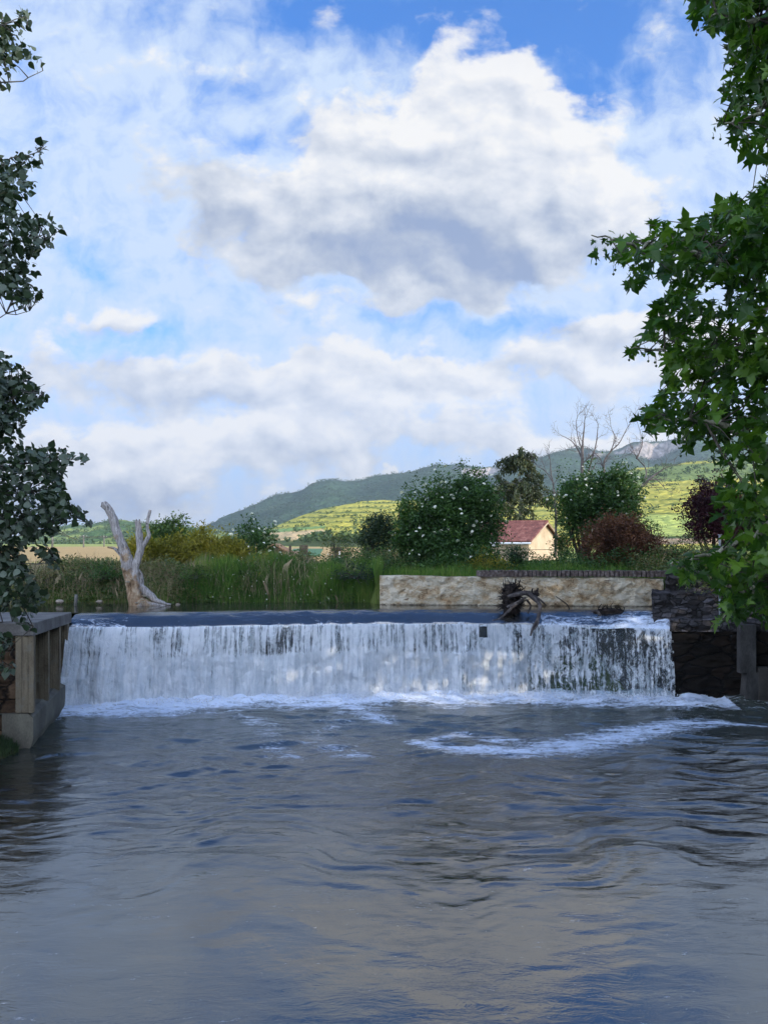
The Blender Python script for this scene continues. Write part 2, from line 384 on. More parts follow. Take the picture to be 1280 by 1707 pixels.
# ---------------------------------------------------------------- ground
def axis(lo, hi, near_lo, near_hi, step, g=1.16):
    a = list(np.arange(near_lo, near_hi + 1e-6, step)); s = step; x = near_hi
    while x < hi: s *= g; x += s; a.append(x)
    s = step; x = near_lo; b = []
    while x > lo: s *= g; x -= s; b.append(x)
    return np.array(b[::-1] + a)
gx = axis(-4200, 4200, -20, 20, .3); gy = axis(-500, 4200, -4, 36, .3)
GX, GY = np.meshgrid(gx, gy, indexing='ij')
def ground_h(X, Y):
    far = np.hypot(X, Y)
    land = 3.42 + .30 * (fbm(X * .35, Y * .35, 0, 4, 3) - .5) * sm(60 - far, 0, 20) - .12
    dl = -9.25 - X; dr = X - xr(Y)
    inside = (Y < 22.7)
    d = np.where(inside, np.maximum(np.where(X < 0, dl, dr), 0), 99)
    low = -1.0 + (land + 1.0) * sm(d, 0, 1.6)
    plat = (X < -8.5) & (X > -14.5) & (Y > 16.7) & (Y < 21.7)
    low = np.where(plat, np.minimum(low, 2.3), low)
    h = np.where(inside, low, land)
    iw = (X > -.3) & (X < 9.2)
    y1 = np.where(iw, 25.4 - .085 * (X + .2), 24.9); wid = np.where(iw, .25, 2.4)
    up = 1.2 + (land - 1.2) * sm(Y, y1, y1 + wid)
    h = np.where((X > 7.6) & (Y > 21.9) & (Y < 24.35), np.minimum(h, 2.85), h)
    h = np.where((Y >= 21.6) & (X < 8.9) & (Y < 28), np.minimum(h, np.where((X < -9) | (Y > 22.4), up, h)), h)
    return h
GZ = ground_h(GX, GY)
n = fbm(GX * .02, GY * .02, 0, 4, 9); n2_ = fbm(GX * .4, GY * .4, 0, 4, 10)
grass = np.stack([.05 + .05 * n2_, .085 + .05 * n2_, .02 + .01 * n2_], -1)
tan = np.stack([.50 + .06 * n, .34 + .05 * n, .15 + .03 * n], -1)
lime = np.stack([.33 + .1 * n, .38 + .08 * n, .10 + .02 * n], -1)
woods = np.stack([.06 + .05 * n, .11 + .06 * n, .035 + .02 * n], -1)
c = grass.copy()
pxg = HX + F * GX / np.maximum(GY, 1)
mk = ((GY > 36) & (pxg < 620)); c[mk] = tan[mk]
mk = ((GY > 230 + 30 * n) & (pxg < 620)) | ((GY > 60) & (pxg >= 620)); c[mk] = lime[mk]
mk = GY > 760; c[mk] = woods[mk]
mg, t, out = new_mat('ground'); p = pos(t)
cc_ = attr(t, 'col', 'Color'); nz = t.noise(p, 2.2, 6, .65); nz2 = t.noise(p, .07, 5, .6)
cc_ = t.mix(t.ss(t.add(nz, t.mul(nz2, .5)), .5, 1.0, 0, .35), cc_, (.12, .09, .045))
pbsdf(t, out, cc_, .95, nz, .8, .05, .1)
tag(mesh('ground', np.stack([GX, GY, GZ], -1).reshape(-1, 3), grid_faces(len(gx), len(gy)), mg, attrs={'col': c.reshape(-1, 3)}), kind='structure')

# ---------------------------------------------------------------- hills
HV = {}
def hill(name, prof, d0, d1, px0, px1, step, nd, shape, bump, bw, colour, mat, back=1.35, rough=None):
    px = np.arange(px0, px1, step); tt = np.linspace(0, back, nd)
    PX, T = np.meshgrid(px, tt, indexing='ij')
    ry = np.interp(px, [q[0] for q in prof], [q[1] for q in prof])
    rz = (HY - ry) / F * d1 + CZ
    rz = np.maximum(rz, -6)[:, None]
    Dp = d0 + (d1 - d0) * T
    X = (PX - HX) / F * Dp
    g = np.where(T <= 1, shape(np.minimum(T, 1)), np.maximum(1 - (T - 1) * 1.2, .1))
    Z = -1 + (rz + 1) * g
    e = np.clip((rz - 5) / 30, 0, 1)
    Z = Z + e * bump * (fbm(X / bw, Dp / bw, 0, 5, 31, .55) - .5) * np.clip(T * 3, 0, 1)
    if rough is not None: Z = rough(PX, T, X, Dp, Z)
    PY = HY - F * (Z - CZ) / Dp
    HV[name] = (X, Dp, Z, PX, PY, T)
    col = colour(PX, PY, X, Dp, Z, T)
    return tag(mesh(name, np.stack([X, Dp, Z], -1).reshape(-1, 3), grid_faces(len(px), nd), mat, attrs={'col': col.reshape(-1, 3)}), kind='structure')
def hillmat(name, sc, bd, var, dark):
    m, t, out = new_mat(name); p = pos(t); ge = t.node('ShaderNodeNewGeometry')
    v = t.voro(p, sc, 'F1'); nz = t.noise(p, sc * .35, 5, .65)
    f = t.add(t.mul(v, .8), t.mul(t.sub(nz, .5), 1.4))
    c = t.mix(t.ss(f, .2, .95, 0, var), attr(t, 'col', 'Color'), dark, 'MIX')
    pbsdf(t, out, c, .95, t.sub(t.mul(nz, 1.5), v), 1.0, bd, .05); return m
MT = [(-1400, 905), (-300, 905), (300, 912), (325, 898), (345, 881), (370, 868), (400, 856), (450, 836), (485, 829), (500, 824), (520, 811), (545, 806), (575, 808), (600, 806), (650, 794), (700, 788),
      (730, 783), (760, 780), (800, 783), (830, 779), (870, 770), (900, 764), (930, 756), (960, 752), (1000, 754), (1030, 746), (1046, 738), (1075, 734), (1100, 738), (1130, 735),
      (1160, 729), (1200, 734), (1300, 738), (1600, 750), (2600, 800)]
def cliffs(PX, T, X, Dp, Z):
    k = np.exp(-((PX - 1085) / 50) ** 2) * 1.0 + .55 * np.exp(-((PX - 800) / 55) ** 2) + .5 * np.exp(-((PX - 980) / 45) ** 2) * .7
    wv = .02 * np.sin(PX * .09) + .03 * (fbm(PX * .06, 0, 0, 3, 5) - .5)
    return Z - k * 62 * sm(1 - T, .05 + wv, .075 + wv) * sm(1 - T, .60, .12)
def c_mount(PX, PY, X, D, Z, T):
    n = fbm(X / 160, D / 160, 0, 4, 41); k = fbm(X / 30, D / 30, 0, 3, 42)
    c = np.stack([.030 + .045 * n, .06 + .07 * n, .036 + .03 * n], -1)
    gz = np.gradient(Z, axis=1) / (np.gradient(D, axis=1) + 1e-6)
    rk = sm(gz + .25 * (k - .5), .75, 1.1) * (T < 1.02) * (T > .5)
    rock = np.stack([.36 + .12 * k, .31 + .1 * k, .27 + .1 * k], -1)
    return c * (1 - rk[..., None]) + rock * rk[..., None]
hill('mountain', MT, 1300, 2700, -1300, 2500, 2.5, 190, lambda t: .18 * t + .82 * sm(t, 0, 1.05) * (1 / sm(1, 0, 1.05)), 62, 210, c_mount,
     hillmat('forest_slope', .07, 7.0, .65, (.018, .034, .02)), rough=cliffs)
LH = [(-1400, 860), (-700, 880), (-200, 900), (20, 899), (60, 889), (110, 882), (150, 880), (190, 875), (235, 873), (275, 877), (360, 888), (430, 896), (520, 910), (3000, 912)]
def c_left(PX, PY, X, D, Z, T):
    n = fbm(X / 60, D / 60, 0, 4, 51); k = fbm(X / 14, D / 14, 0, 3, 52)
    a = np.stack([.22 + .10 * n, .27 + .10 * n, .07 + .03 * n], -1); b = np.stack([.07 + .03 * n, .13 + .04 * n, .045 + .01 * n], -1)
    f = sm(n + .35 * k, .62, .72)[..., None]; return a * (1 - f) + b * f
hill('wooded_hill', LH, 750, 1500, -1300, 760, 2.5, 110, lambda t: sm(t, -.1, 1.05), 30, 70, c_left, hillmat('woodland_slope', .12, 4.0, .6, (.05, .085, .03)))
VH = [(-1400, 912), (380, 912), (440, 886), (500, 863), (560, 845), (600, 838), (640, 836), (700, 838), (760, 842), (850, 838), (920, 826), (1000, 804), (1060, 782), (1130, 774), (1200, 769), (1300, 766), (1600, 760), (2600, 790)]
def c_vine(PX, PY, X, D, Z, T):
    n = fbm(X / 50, D / 50, 0, 4, 61); k = fbm(X / 9, D / 14, 0, 3, 62)
    c = np.stack([.46 + .16 * n, .40 + .13 * n, .075 + .03 * n], -1)
    wv = PY + 4 * fbm(PX * .02, 1.3, 0, 3, 77) + .012 * (PX - 640)
    row = sm(np.abs(((wv * .125) % 1.0) - .5), .22, .42) * sm(k, .36, .52)      # hedges between the terraces
    hd = np.stack([.10 + .05 * n, .15 + .05 * n, .05 + 0 * n], -1)
    c = c * (1 - .85 * row[..., None]) + hd * .85 * row[..., None]
    def patch(poly, rgb):
        mk = in_poly(PX, PY, poly); c[mk] = np.array(rgb) * (.9 + .2 * k[mk][:, None])
    patch([(1050, 893), (1060, 868), (1085, 858), (1160, 858), (1320, 868), (1320, 893)], (.46, .50, .13))
    patch([(1040, 893), (1320, 893), (1320, 897), (1040, 897)], (.06, .09, .03))
    patch([(1040, 897), (1320, 897), (1320, 907), (1040, 907)], (.42, .27, .18))
    patch([(400, 893), (430, 884), (545, 876), (540, 880), (440, 890)], (.24, .36, .12))
    patch([(400, 903), (440, 889), (525, 883), (547, 884), (552, 892), (540, 898), (440, 901)], (.66, .46, .24))
    patch([(380, 902), (440, 901), (560, 897), (620, 903), (620, 912), (380, 912)], (.10, .12, .05))
    patch([(1000, 800), (1100, 776), (1300, 766), (1300, 795), (1100, 803), (1010, 815)], (.20, .25, .08))
    return c
hill('vineyard_hill', VH, 110, 900, 300, 2500, 1.5, 300, lambda t: .04 * t + .96 * t ** 1.25, 9, 40, c_vine, hillmat('vineyard_slope', .22, 1.6, .5, (.11, .15, .045)))

# ---------------------------------------------------------------- water
def watermat(name, base=(.024, .023, .016), bump_s=1.0):
    m, t, out = new_mat(name); p = pos(t)
    x, y, z = t.xyz(p)[:3]
    q = t.v('MULTIPLY', p, (1.0, 1.9, 1)); qf = t.v('MULTIPLY', p, (.75, 2.2, 1))
    w = t.noise(q, 1.3, 2, .5, out='Color')
    qw = t.v('ADD', q, t.v('SCALE', w, scale=.7))
    a = t.noise(t.v('MULTIPLY', qw, (.7, 1.25, 1)), 4.6, 4, .6); b = t.noise(qw, 17, 3, .6)
    calm = t.add(t.ss(y, 8.8, 15, .06, .36), t.mul(t.ss(t.noise(p, .35, 2, .5), .45, .7), .10))
    h = t.mul(t.add(t.mul(a, 1.0), t.mul(b, .22)), calm)
    f = attr(t, 'foam')
    fn = t.noise(t.v('ADD', t.v('MULTIPLY', qf, (.6, 1.25, 1)), t.v('SCALE', w, scale=1.0)), 2.6, 7, .70, .5)
    fl_ = t.noise(t.v('MULTIPLY', t.v('ADD', p, t.v('SCALE', w, scale=.5)), (1.0, 1.7, 1)), 9.0, 5, .72)
    fm = t.ss(t.add(f, t.add(t.mul(t.sub(fn, .5), 2.2), t.mul(t.sub(fl_, .5), 1.3))), .30, 1.05)
    fleck = t.mul(t.ss(t.noise(t.v('MULTIPLY', p, (.7, 1.6, 1)), 7.0, 2, .5), .775, .80), t.ss(t.noise(p, .6, 2, .5), .5, .62, 0, .8))
    fm = t.m('MAXIMUM', fm, t.mul(fleck, .6))
    nb = t.node('ShaderNodeBump'); nb.inputs['Strength'].default_value = .8 * bump_s; nb.inputs['Distance'].default_value = .05
    t.put(nb.inputs['Height'], h)
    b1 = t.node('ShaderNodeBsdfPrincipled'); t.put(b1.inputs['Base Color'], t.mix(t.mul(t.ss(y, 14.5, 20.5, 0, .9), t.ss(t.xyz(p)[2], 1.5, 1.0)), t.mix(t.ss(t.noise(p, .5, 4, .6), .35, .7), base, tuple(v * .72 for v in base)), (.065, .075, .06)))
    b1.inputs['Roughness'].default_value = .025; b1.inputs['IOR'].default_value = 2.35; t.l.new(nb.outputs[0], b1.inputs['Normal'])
    n3 = t.node('ShaderNodeBump'); n3.inputs['Strength'].default_value = .7; n3.inputs['Distance'].default_value = .05; t.put(n3.inputs['Height'], t.add(fn, t.mul(b, .4)))
    b2 = t.node('ShaderNodeBsdfPrincipled'); b2.inputs['Base Color'].default_value = (.74, .81, .92, 1); b2.inputs['Roughness'].default_value = .6  # white foam with the blue of the skylight tinted into its colour
    t.l.new(n3.outputs[0], b2.inputs['Normal'])
    mx = t.node('ShaderNodeMixShader'); t.put(mx.inputs[0], fm); t.l.new(b1.outputs[0], mx.inputs[1]); t.l.new(b2.outputs[0], mx.inputs[2]); t.l.new(mx.outputs[0], out.inputs[0])
    return m
wx = np.arange(-12, 13.5, .045); wy = np.concatenate([np.arange(-40, 1, 1.0), np.arange(1, 6, .15), np.arange(6, 23.4, .045)])
WX, WY = np.meshgrid(wx, wy, indexing='ij')
def seg_mask(X, Y, pts):
    best = np.full(X.shape, -9.0)
    for (x1, y1, r1), (x2, y2, r2) in zip(pts, pts[1:]):
        dx, dy = x2 - x1, y2 - y1; t = np.clip(((X - x1) * dx + (Y - y1) * dy) / (dx * dx + dy * dy), 0, 1)
        d = np.hypot(X - x1 - t * dx, Y - y1 - t * dy); r = r1 + (r2 - r1) * t; best = np.maximum(best, 1 - d / r)
    return best
def wpt(px, py, r): Y = CZ * F / (py - HY); return ((px - HX) / F * Y, Y, r)
foam = np.zeros(WX.shape)
dist = Yf(WX) - WY
edge = 1.0 + 1.1 * fbm(WX * .5, 0, 0, 3, 5) + .35 * (fbm(WX * 2.2, WY * 2.2, 0, 3, 6) - .5) + np.where(WX < -5, .25, 0)
foam = np.maximum(foam, np.clip(1.15 - .95 * (dist / edge) ** 2, 0, 1.15))
for L, s in (([wpt(690, 1238, .3), wpt(760, 1250, .55), wpt(860, 1254, .75), wpt(960, 1244, .95), wpt(1060, 1222, .9), wpt(1140, 1208, .75), wpt(1200, 1207, .5), wpt(1275, 1212, .12)], .92),
             ([wpt(700, 1240, .2), wpt(760, 1226, .4), wpt(860, 1236, .4)], .75),
             ([wpt(540, 1160, 1.0), wpt(600, 1185, .9), wpt(640, 1205, .5)], .75), ([wpt(585, 1195, .7), wpt(520, 1235, .7), wpt(600, 1262, .6)], .42),
             ([wpt(360, 1180, .3), wpt(440, 1210, .5), wpt(470, 1260, .5)], .42), ([wpt(440, 1252, .2), wpt(500, 1262, .3)], .6), ([wpt(560, 1262, .2), wpt(615, 1262, .3)], .7),
             ([wpt(120, 1190, .5), wpt(260, 1195, .3), wpt(400, 1185, .3)], .5), ([wpt(640, 1170, .5), wpt(760, 1180, .3)], .5), ([wpt(960, 1175, .5), wpt(1120, 1180, .5), wpt(1150, 1176, .2)], .6)):
    foam = np.maximum(foam, s * np.clip(seg_mask(WX, WY, L), 0, 1) ** .6 * 1.0)
foam *= np.where(WX > 9.6, .3, 1)
foam = np.where(dist < -.2, 1, foam)
# waves
H = np.zeros(WX.shape); r = np.random.default_rng(3)
ux = WX + .9 * (fbm(WX * .5, WY * .5, 0, 3, 21) - .5) * 2; uy = WY + .9 * (fbm(WX * .5, WY * .5, 0, 3, 22) - .5) * 2
amp = np.interp(WY, [-40, 7, 9, 10.5, 12, 14, 17, 20, 23], [.002, .003, .009, .022, .045, .060, .070, .070, .065]) * (.55 + .9 * fbm(WX * .3, WY * .3, 0, 2, 23))
for i in range(22):
    lam = .13 * (1.2 / .13) ** (i / 21); th = R(r.uniform(-30, 30)); k = 2 * math.pi / lam
    s_ = np.sin(k * (ux * math.sin(th) + uy * math.cos(th)) + r.uniform(0, 6.3))
    H += amp * lam / (2 * math.pi) * .62 * (s_ + .25 * s_ * s_) * (.4 + 1.2 * fbm(WX * .4 + i, WY * .4, 0, 2, 90 + i))
H += amp * .5 * (fbm(ux * 1.1, uy * 1.6, 0, 5, 33) - .5)
boil = np.clip(1 - dist / 1.3, 0, 1)
H += boil ** 1.2 * (.42 * fbm(WX * 1.6, WY * 1.6, 0, 4, 44) - .03) + .02 * np.clip(foam, 0, 1)
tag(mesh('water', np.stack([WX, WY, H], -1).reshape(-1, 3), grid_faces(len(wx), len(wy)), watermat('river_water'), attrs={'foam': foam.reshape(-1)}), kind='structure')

# water above the weir, rolling over the lip
lx = np.arange(-8.66, 8.32, .05); prof = [(.98, 2.498), (.80, 2.49), (.62, 2.47), (.46, 2.43), (.32, 2.375), (.2, 2.31), (.10, 2.24), (.03, 2.165), (.0, 2.08)]
ys = np.array([p[0] for p in prof]); zs = np.array([p[1] for p in prof])
LX, LI = np.meshgrid(lx, np.linspace(0, len(prof) - 1, 30), indexing='ij')
oy = np.interp(LI, range(len(prof)), ys); oz = np.interp(LI, range(len(prof)), zs)
liptop = np.interp(lx, [-8.7, -6, 0, 5, 8.3], [.06, .0, 0, -.03, -.10])[:, None]
LY = Yf(LX) + oy + .05
LZ = oz + liptop * sm(.9 - oy, 0, .8) + sm(.95 - oy, 0, .4) * (.10 * (fbm(LX * 1.3, oy * 3, 0, 5, 71) - .5) + .014 * np.sin(LX * 7 + 3 * fbm(LX * .8, 0, 0, 2, 3) * 6) * sm(.6 - oy, 0, .6))
LZ -= .05 * np.exp(-((LX + .85) / .05) ** 2) * sm(.9 - oy, 0, .5)
lf = np.where(LX > 4.6, .48 * sm(.55 - oy, 0, .3), 0) + np.where((LX < -7.2), .30 * sm(.6 - oy, .0, .4), 0) + .45 * sm(.1 - oy, 0, .12) + .4 * sm(LX, 6.6, 7.4)
tag(mesh('water', np.stack([LX, LY, LZ], -1).reshape(-1, 3), grid_faces(len(lx), 30), watermat('crest_water', (.03, .03, .03), 1.0), attrs={'foam': lf.reshape(-1)}), kind='structure')
ax = np.concatenate([np.arange(-60, -9, 1.0), np.arange(-8.66, 8.9, .12)]); av = np.linspace(0, 1, 36)
AX, AV = np.meshgrid(ax, av, indexing='ij')
y0 = np.where(AX < -8.67, 21.3, Yf(AX) + 1.03)
AY = y0 + (26.2 - y0) * AV
AZ = 2.498 + .008 * (fbm(AX * 2, AY * 3, 0, 3, 81) - .5) * sm(AV, 0, .2)
tag(mesh('water', np.stack([AX, AY, AZ], -1).reshape(-1, 3), grid_faces(len(ax), 36), watermat('upper_water', (.03, .028, .02), .15), attrs={'foam': np.zeros(AX.size)}), kind='structure')

# ---------------------------------------------------------------- weir wall and the falling water
mw = surf('wet_stone', [(0, (.008, .007, .005)), (.5, (.03, .024, .018)), (1, (.08, .065, .05))], 2.4, .35, 1.0, .06, spec=.5)
vx = np.arange(-8.72, 8.45, .08); vz = np.linspace(-.6, 2.05, 40); VX, VZ = np.meshgrid(vx, vz, indexing='ij')
VY = Yf(VX) + .42 + .16 * (fbm(VX * 1.6, VZ * 2.6, 0, 4, 91) - .5)
V = np.stack([VX, VY, VZ], -1).reshape(-1, 3)
nb_ = len(vx); top = np.stack([vx, Yf(vx) + 1.2, np.full(nb_, 2.02)], -1); V2 = np.vstack([V, top])
Fw = grid_faces(len(vx), 40).tolist() + [[i * 40 + 39, (i + 1) * 40 + 39, len(V) + i + 1, len(V) + i] for i in range(nb_ - 1)]
weir = empty('weir', (0, 22.6, 0), 'dark wet stone weir wall running across the river behind the falling water', 'weir')
keepworld(weir, mesh('weir_face', V2, Fw, mw))
def fallmat(name, seed):
    m, t, out = new_mat(name)
    s, z, cv = t.xyz(attr(t, 'stc', 'Vector'))[:3]
    o = seed * 7.3
    st = t.noise(t.comb(t.mul(s, 1.0), t.mul(z, .06), o), 13.0, 4, .66); st2 = t.noise(t.comb(s, t.mul(z, .10), o + 3), 2.3, 3, .6)
    wrp = t.mul(t.noise(t.comb(s, z, o), 2.5, 2, .5), .5)
    lace = t.noise(t.comb(t.add(s, wrp), t.mul(z, .42), o + 5), 11.0, 5, .72, .4); big = t.noise(t.comb(s, t.mul(z, .6), o + 8), 1.5, 3, .6)
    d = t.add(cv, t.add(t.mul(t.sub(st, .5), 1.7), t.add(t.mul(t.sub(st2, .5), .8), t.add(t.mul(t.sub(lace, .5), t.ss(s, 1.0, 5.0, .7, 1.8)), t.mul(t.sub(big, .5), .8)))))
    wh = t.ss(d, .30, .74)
    bmp = t.node('ShaderNodeBump'); bmp.inputs['Strength'].default_value = 1.0; bmp.inputs['Distance'].default_value = .09
    t.put(bmp.inputs['Height'], t.add(lace, t.add(t.mul(st, .8), t.mul(big, .8))))
    b = t.node('ShaderNodeBsdfPrincipled'); t.put(b.inputs['Base Color'], t.mix(t.ss(t.add(t.mul(st, .6), t.add(t.mul(lace, .5), t.mul(st2, .4))), .60, .88), (.60, .66, .71), (.90, .93, .96))); b.inputs['Roughness'].default_value = .5
    t.l.new(bmp.outputs[0], b.inputs['Normal'])
    tr = t.node('ShaderNodeBsdfTranslucent'); tr.inputs[0].default_value = (.8, .85, .88, 1)
    m1 = t.node('ShaderNodeMixShader'); m1.inputs[0].default_value = .15; t.l.new(b.outputs[0], m1.inputs[1]); t.l.new(tr.outputs[0], m1.inputs[2])
    gl = t.node('ShaderNodeBsdfGlossy'); gl.inputs['Roughness'].default_value = .25; gl.inputs[0].default_value = (.8, .9, 1, 1); t.l.new(bmp.outputs[0], gl.inputs['Normal'])
    tp = t.node('ShaderNodeBsdfTransparent'); tp.inputs[0].default_value = (.9, .93, .93, 1)
    m2 = t.node('ShaderNodeMixShader'); m2.inputs[0].default_value = .035; t.l.new(tp.outputs[0], m2.inputs[1]); t.l.new(gl.outputs[0], m2.inputs[2])
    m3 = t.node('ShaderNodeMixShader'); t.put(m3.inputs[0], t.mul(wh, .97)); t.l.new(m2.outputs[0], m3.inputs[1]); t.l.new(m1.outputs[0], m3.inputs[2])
    t.l.new(m3.outputs[0], out.inputs[0]); return m
sx_ = np.arange(-8.64, 8.2, .03); tz = np.linspace(0, 1, 84)
def sheet(k):
    A, T = np.meshgrid(sx_, tz, indexing='ij')
    ztop = 2.14 + np.interp(A, [-8.7, -6, 0, 5, 8.3], [.06, .0, 0, -.03, -.10]); Z = ztop + (-.25 - ztop) * T
    fall = np.clip(ztop - Z, 0, 3)
    thr = .20 * np.sqrt(fall)
    col = fbm(A * 2.2, Z * .25, 0, 4, 101 + k) - .5; fine = fbm(A * 7, Z * 1.2, 0, 3, 111 + k) - .5
    cloud = fbm(A * 1.6, Z * 2.2, 0, 4, 121 + k) - .5
    wz = sm(fall, .1, 1.0)
    slope = np.interp(A, [-8.7, -6.5, 8.2], [.55, 0, 0]) * fall * .35          # the stream by the left wall splays forward
    Y = Yf(A) + .02 - thr - slope - wz * (.36 * col + .14 * fine + .24 * cloud) + (.16 if k else 0)
    zb = 1.38 + .10 * (fbm(A * 1.2, 0, 0, 3, 131) - .5) * 2 + np.where(A < -6.5, .05, 0)
    right = sm(A, 2.8, 5.6)
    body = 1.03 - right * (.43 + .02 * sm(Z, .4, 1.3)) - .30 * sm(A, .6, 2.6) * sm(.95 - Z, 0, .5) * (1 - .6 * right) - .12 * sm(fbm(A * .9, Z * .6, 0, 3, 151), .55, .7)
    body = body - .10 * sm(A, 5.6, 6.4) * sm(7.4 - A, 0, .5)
    band = .64 + .16 * (fbm(A * .7, 0, 0, 3, 141) - .5) * 2
    f = sm(zb - Z, -.03, .14); f = f * (1 - right) + right
    cv = band * (1 - f) + body * f
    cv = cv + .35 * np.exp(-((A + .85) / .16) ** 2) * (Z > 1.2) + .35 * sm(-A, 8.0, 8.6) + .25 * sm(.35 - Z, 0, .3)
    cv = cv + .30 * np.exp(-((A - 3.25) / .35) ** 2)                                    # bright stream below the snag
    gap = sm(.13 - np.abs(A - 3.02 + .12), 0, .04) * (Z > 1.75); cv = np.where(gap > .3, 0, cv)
    if k: cv = cv - .12
    return mesh('falling_sheet', np.stack([A, Y, Z], -1).reshape(-1, 3), grid_faces(len(sx_), 84), fallmat('falling_water_%d' % k, k),
                attrs={'stc': np.stack([A, Z, cv], -1).reshape(-1, 3)})
wf = empty('waterfall', (0, 22.4, 0), 'wide white curtain of water dropping over the straight weir into the river', 'waterfall'); wf['kind'] = 'structure'
keepworld(wf, sheet(0), sheet(1))

# froth thrown up where the sheet lands
r = np.random.default_rng(17); n_ = 9000; x = r.uniform(-8.55, 8.3, n_); hgt_ = np.abs(r.normal(0, .13, n_)) * (.5 + 1.1 * fbm(x * 1.3, 0, 0, 3, 4)); y = Yf(x) - .38 + r.normal(0, .16, n_) - .2 * hgt_
sz = r.uniform(.006, .022, n_) * np.clip(1.3 - hgt_ * 2, .4, 1.3); tet = np.array([(1, 1, 1), (1, -1, -1), (-1, 1, -1), (-1, -1, 1)]) * .8
V = np.stack([x, y, hgt_ + .02], -1)[:, None] + (tet[None] + r.normal(0, .25, (n_, 4, 3))) * sz[:, None, None]
Fq = (np.array([[0, 1, 2], [0, 3, 1], [0, 2, 3], [1, 3, 2]])[None] + 4 * np.arange(n_)[:, None, None]).reshape(-1, 3)
mfr, t, out = new_mat('froth'); pbsdf(t, out, (.86, .89, .93), .5, spec=.4)
tag(mesh('spray', V.reshape(-1, 3), Fq, mfr), 'white froth and droplets thrown up along the foot of the waterfall', 'spray', kind='stuff')

# ================================================================ concrete wall on the left bank
def board_concrete(name, dark, light, moss):
    m, t, out = new_mat(name); p = pos(t); x, y, z = t.xyz(p)[:3]
    u = t.add(t.mul(x, 1.0), t.mul(y, .9))
    b = t.m('PINGPONG', t.add(u, t.mul(t.noise(t.comb(0, 0, z), 2, 2), .01)), .07)
    gro = t.ss(b, .0, .012)
    a = t.noise(t.v('MULTIPLY', p, (1.4, 1.4, .55)), 1.7, 6, .62); f = t.noise(p, 26, 4, .65); st = t.noise(t.v('MULTIPLY', p, (5, 5, .35)), 2.2, 4, .6)
    c = t.ramp(t.add(a, t.mul(t.sub(f, .5), .4)), [(.25, dark), (.75, light)])
    c = t.mix(t.ss(t.add(st, t.mul(t.sub(a, .5), .8)), .52, .75, 0, .75), c, moss)
    c = t.mix(t.ss(z, .55, .0, 0, .6), c, (.17, .10, .04))
    c = t.mix(t.mul(t.m('SUBTRACT', 1, gro), .5), c, tuple(v * .5 for v in dark))
    c = t.mix(t.ss(t.noise(p, 4.5, 5, .7), .52, .66, 0, .6), c, (.20, .185, .15))
    pit = t.ss(t.voro(p, 9, 'F1'), .10, .05, 0, 1)
    c = t.mix(t.mul(pit, t.ss(f, .45, .6)), c, (.02, .018, .015))
    pbsdf(t, out, c, .9, t.add(t.mul(gro, .5), t.add(t.mul(f, .9), a)), .8, .02, .2); return m
mcon = board_concrete('boarded_concrete', (.095, .075, .050), (.29, .24, .165), (.06, .046, .032))
mslab = surf('slab_concrete', [(0, (.06, .055, .05)), (.5, (.13, .12, .11)), (1, (.24, .23, .21))], 1.8, .8, .5, .012)
mbase = surf('plinth_concrete', [(0, (.055, .05, .038)), (.5, (.125, .115, .09)), (1, (.24, .22, .17))], 1.1, .85, .5, .02, stretch=(1, 1, .6))
def stonemat(name, cols, sc=3.2, mortar=(.05, .045, .035), st=(1, 1, 1.7), bd=.08, rough=.9):
    m, t, out = new_mat(name); p = t.v('MULTIPLY', pos(t), st)
    w = t.v('ADD', p, t.v('SCALE', t.noise(p, 3.5, 4, .6, out='Color'), scale=.16))
    e = t.voro(w, sc, 'DISTANCE_TO_EDGE'); cc = t.voro(w, sc, 'F1', out='Color'); r_ = t.xyz(cc)[0]
    n = t.noise(p, 6, 6, .68); f = t.add(t.mul(r_, .6), t.mul(t.sub(n, .30), 1.0))
    c = t.ramp(f, [(i / (len(cols) - 1), q) for i, q in enumerate(cols)])
    j = t.ss(t.add(e, t.mul(t.sub(n, .5), .10)), .0, .07)
    c = t.mix(t.m('SUBTRACT', 1, j), c, mortar)
    pbsdf(t, out, c, rough, t.add(t.mul(j, .8), t.add(t.mul(n, .6), t.mul(r_, .3))), 1.0, bd, .2); return m
mrub = stonemat('brown_masonry', [(.035, .022, .014), (.095, .058, .034), (.16, .105, .065)], 1.6, (.015, .011, .008), (.8, .8, 1.8), .07)
cw = empty('retaining_wall', (-8.4, 19, 0), 'board-marked concrete retaining wall with upright fins beside the left end of the waterfall', 'wall')
def side(y): return float(np.interp(y, [17, 18.65, 20, 21.3], [-7.63, -8.02, -8.31, -8.60]))
b = MB(); b.prism([(-14, 17.0), (side(17) + .02, 16.97), (side(21.4) + .02, 21.45), (-14, 21.45)], 2.47, 2.76)
V = b.v[0]; V[:, 2] -= np.where(V[:, 1] > 20, .17, 0); slab = b.build('coping_slab', mslab); mod = slab.modifiers.new('bevel', 'BEVEL'); mod.width = .02; mod.segments = 2
parts = [slab]
for i, (y, w, th) in enumerate(((17.0, .40, .20), (18.65, .52, .17), (20.0, .42, .16), (21.15, .30, .2))):
    b = MB(); x = side(y)
    b.prism([(x - w - (.05 if i else 0), y + .01), (x, y + .01), (side(y + th), y + th), (x - w - .05, y + th)], .72 if i else .785, 2.49 if y < 20 else 2.40)
    if i == 0: b.v[0][:, 2][4:] = 2.475
    f_ = b.build('buttress', mcon); mod = f_.modifiers.new('bevel', 'BEVEL'); mod.width = .012; mod.segments = 2; parts.append(f_)
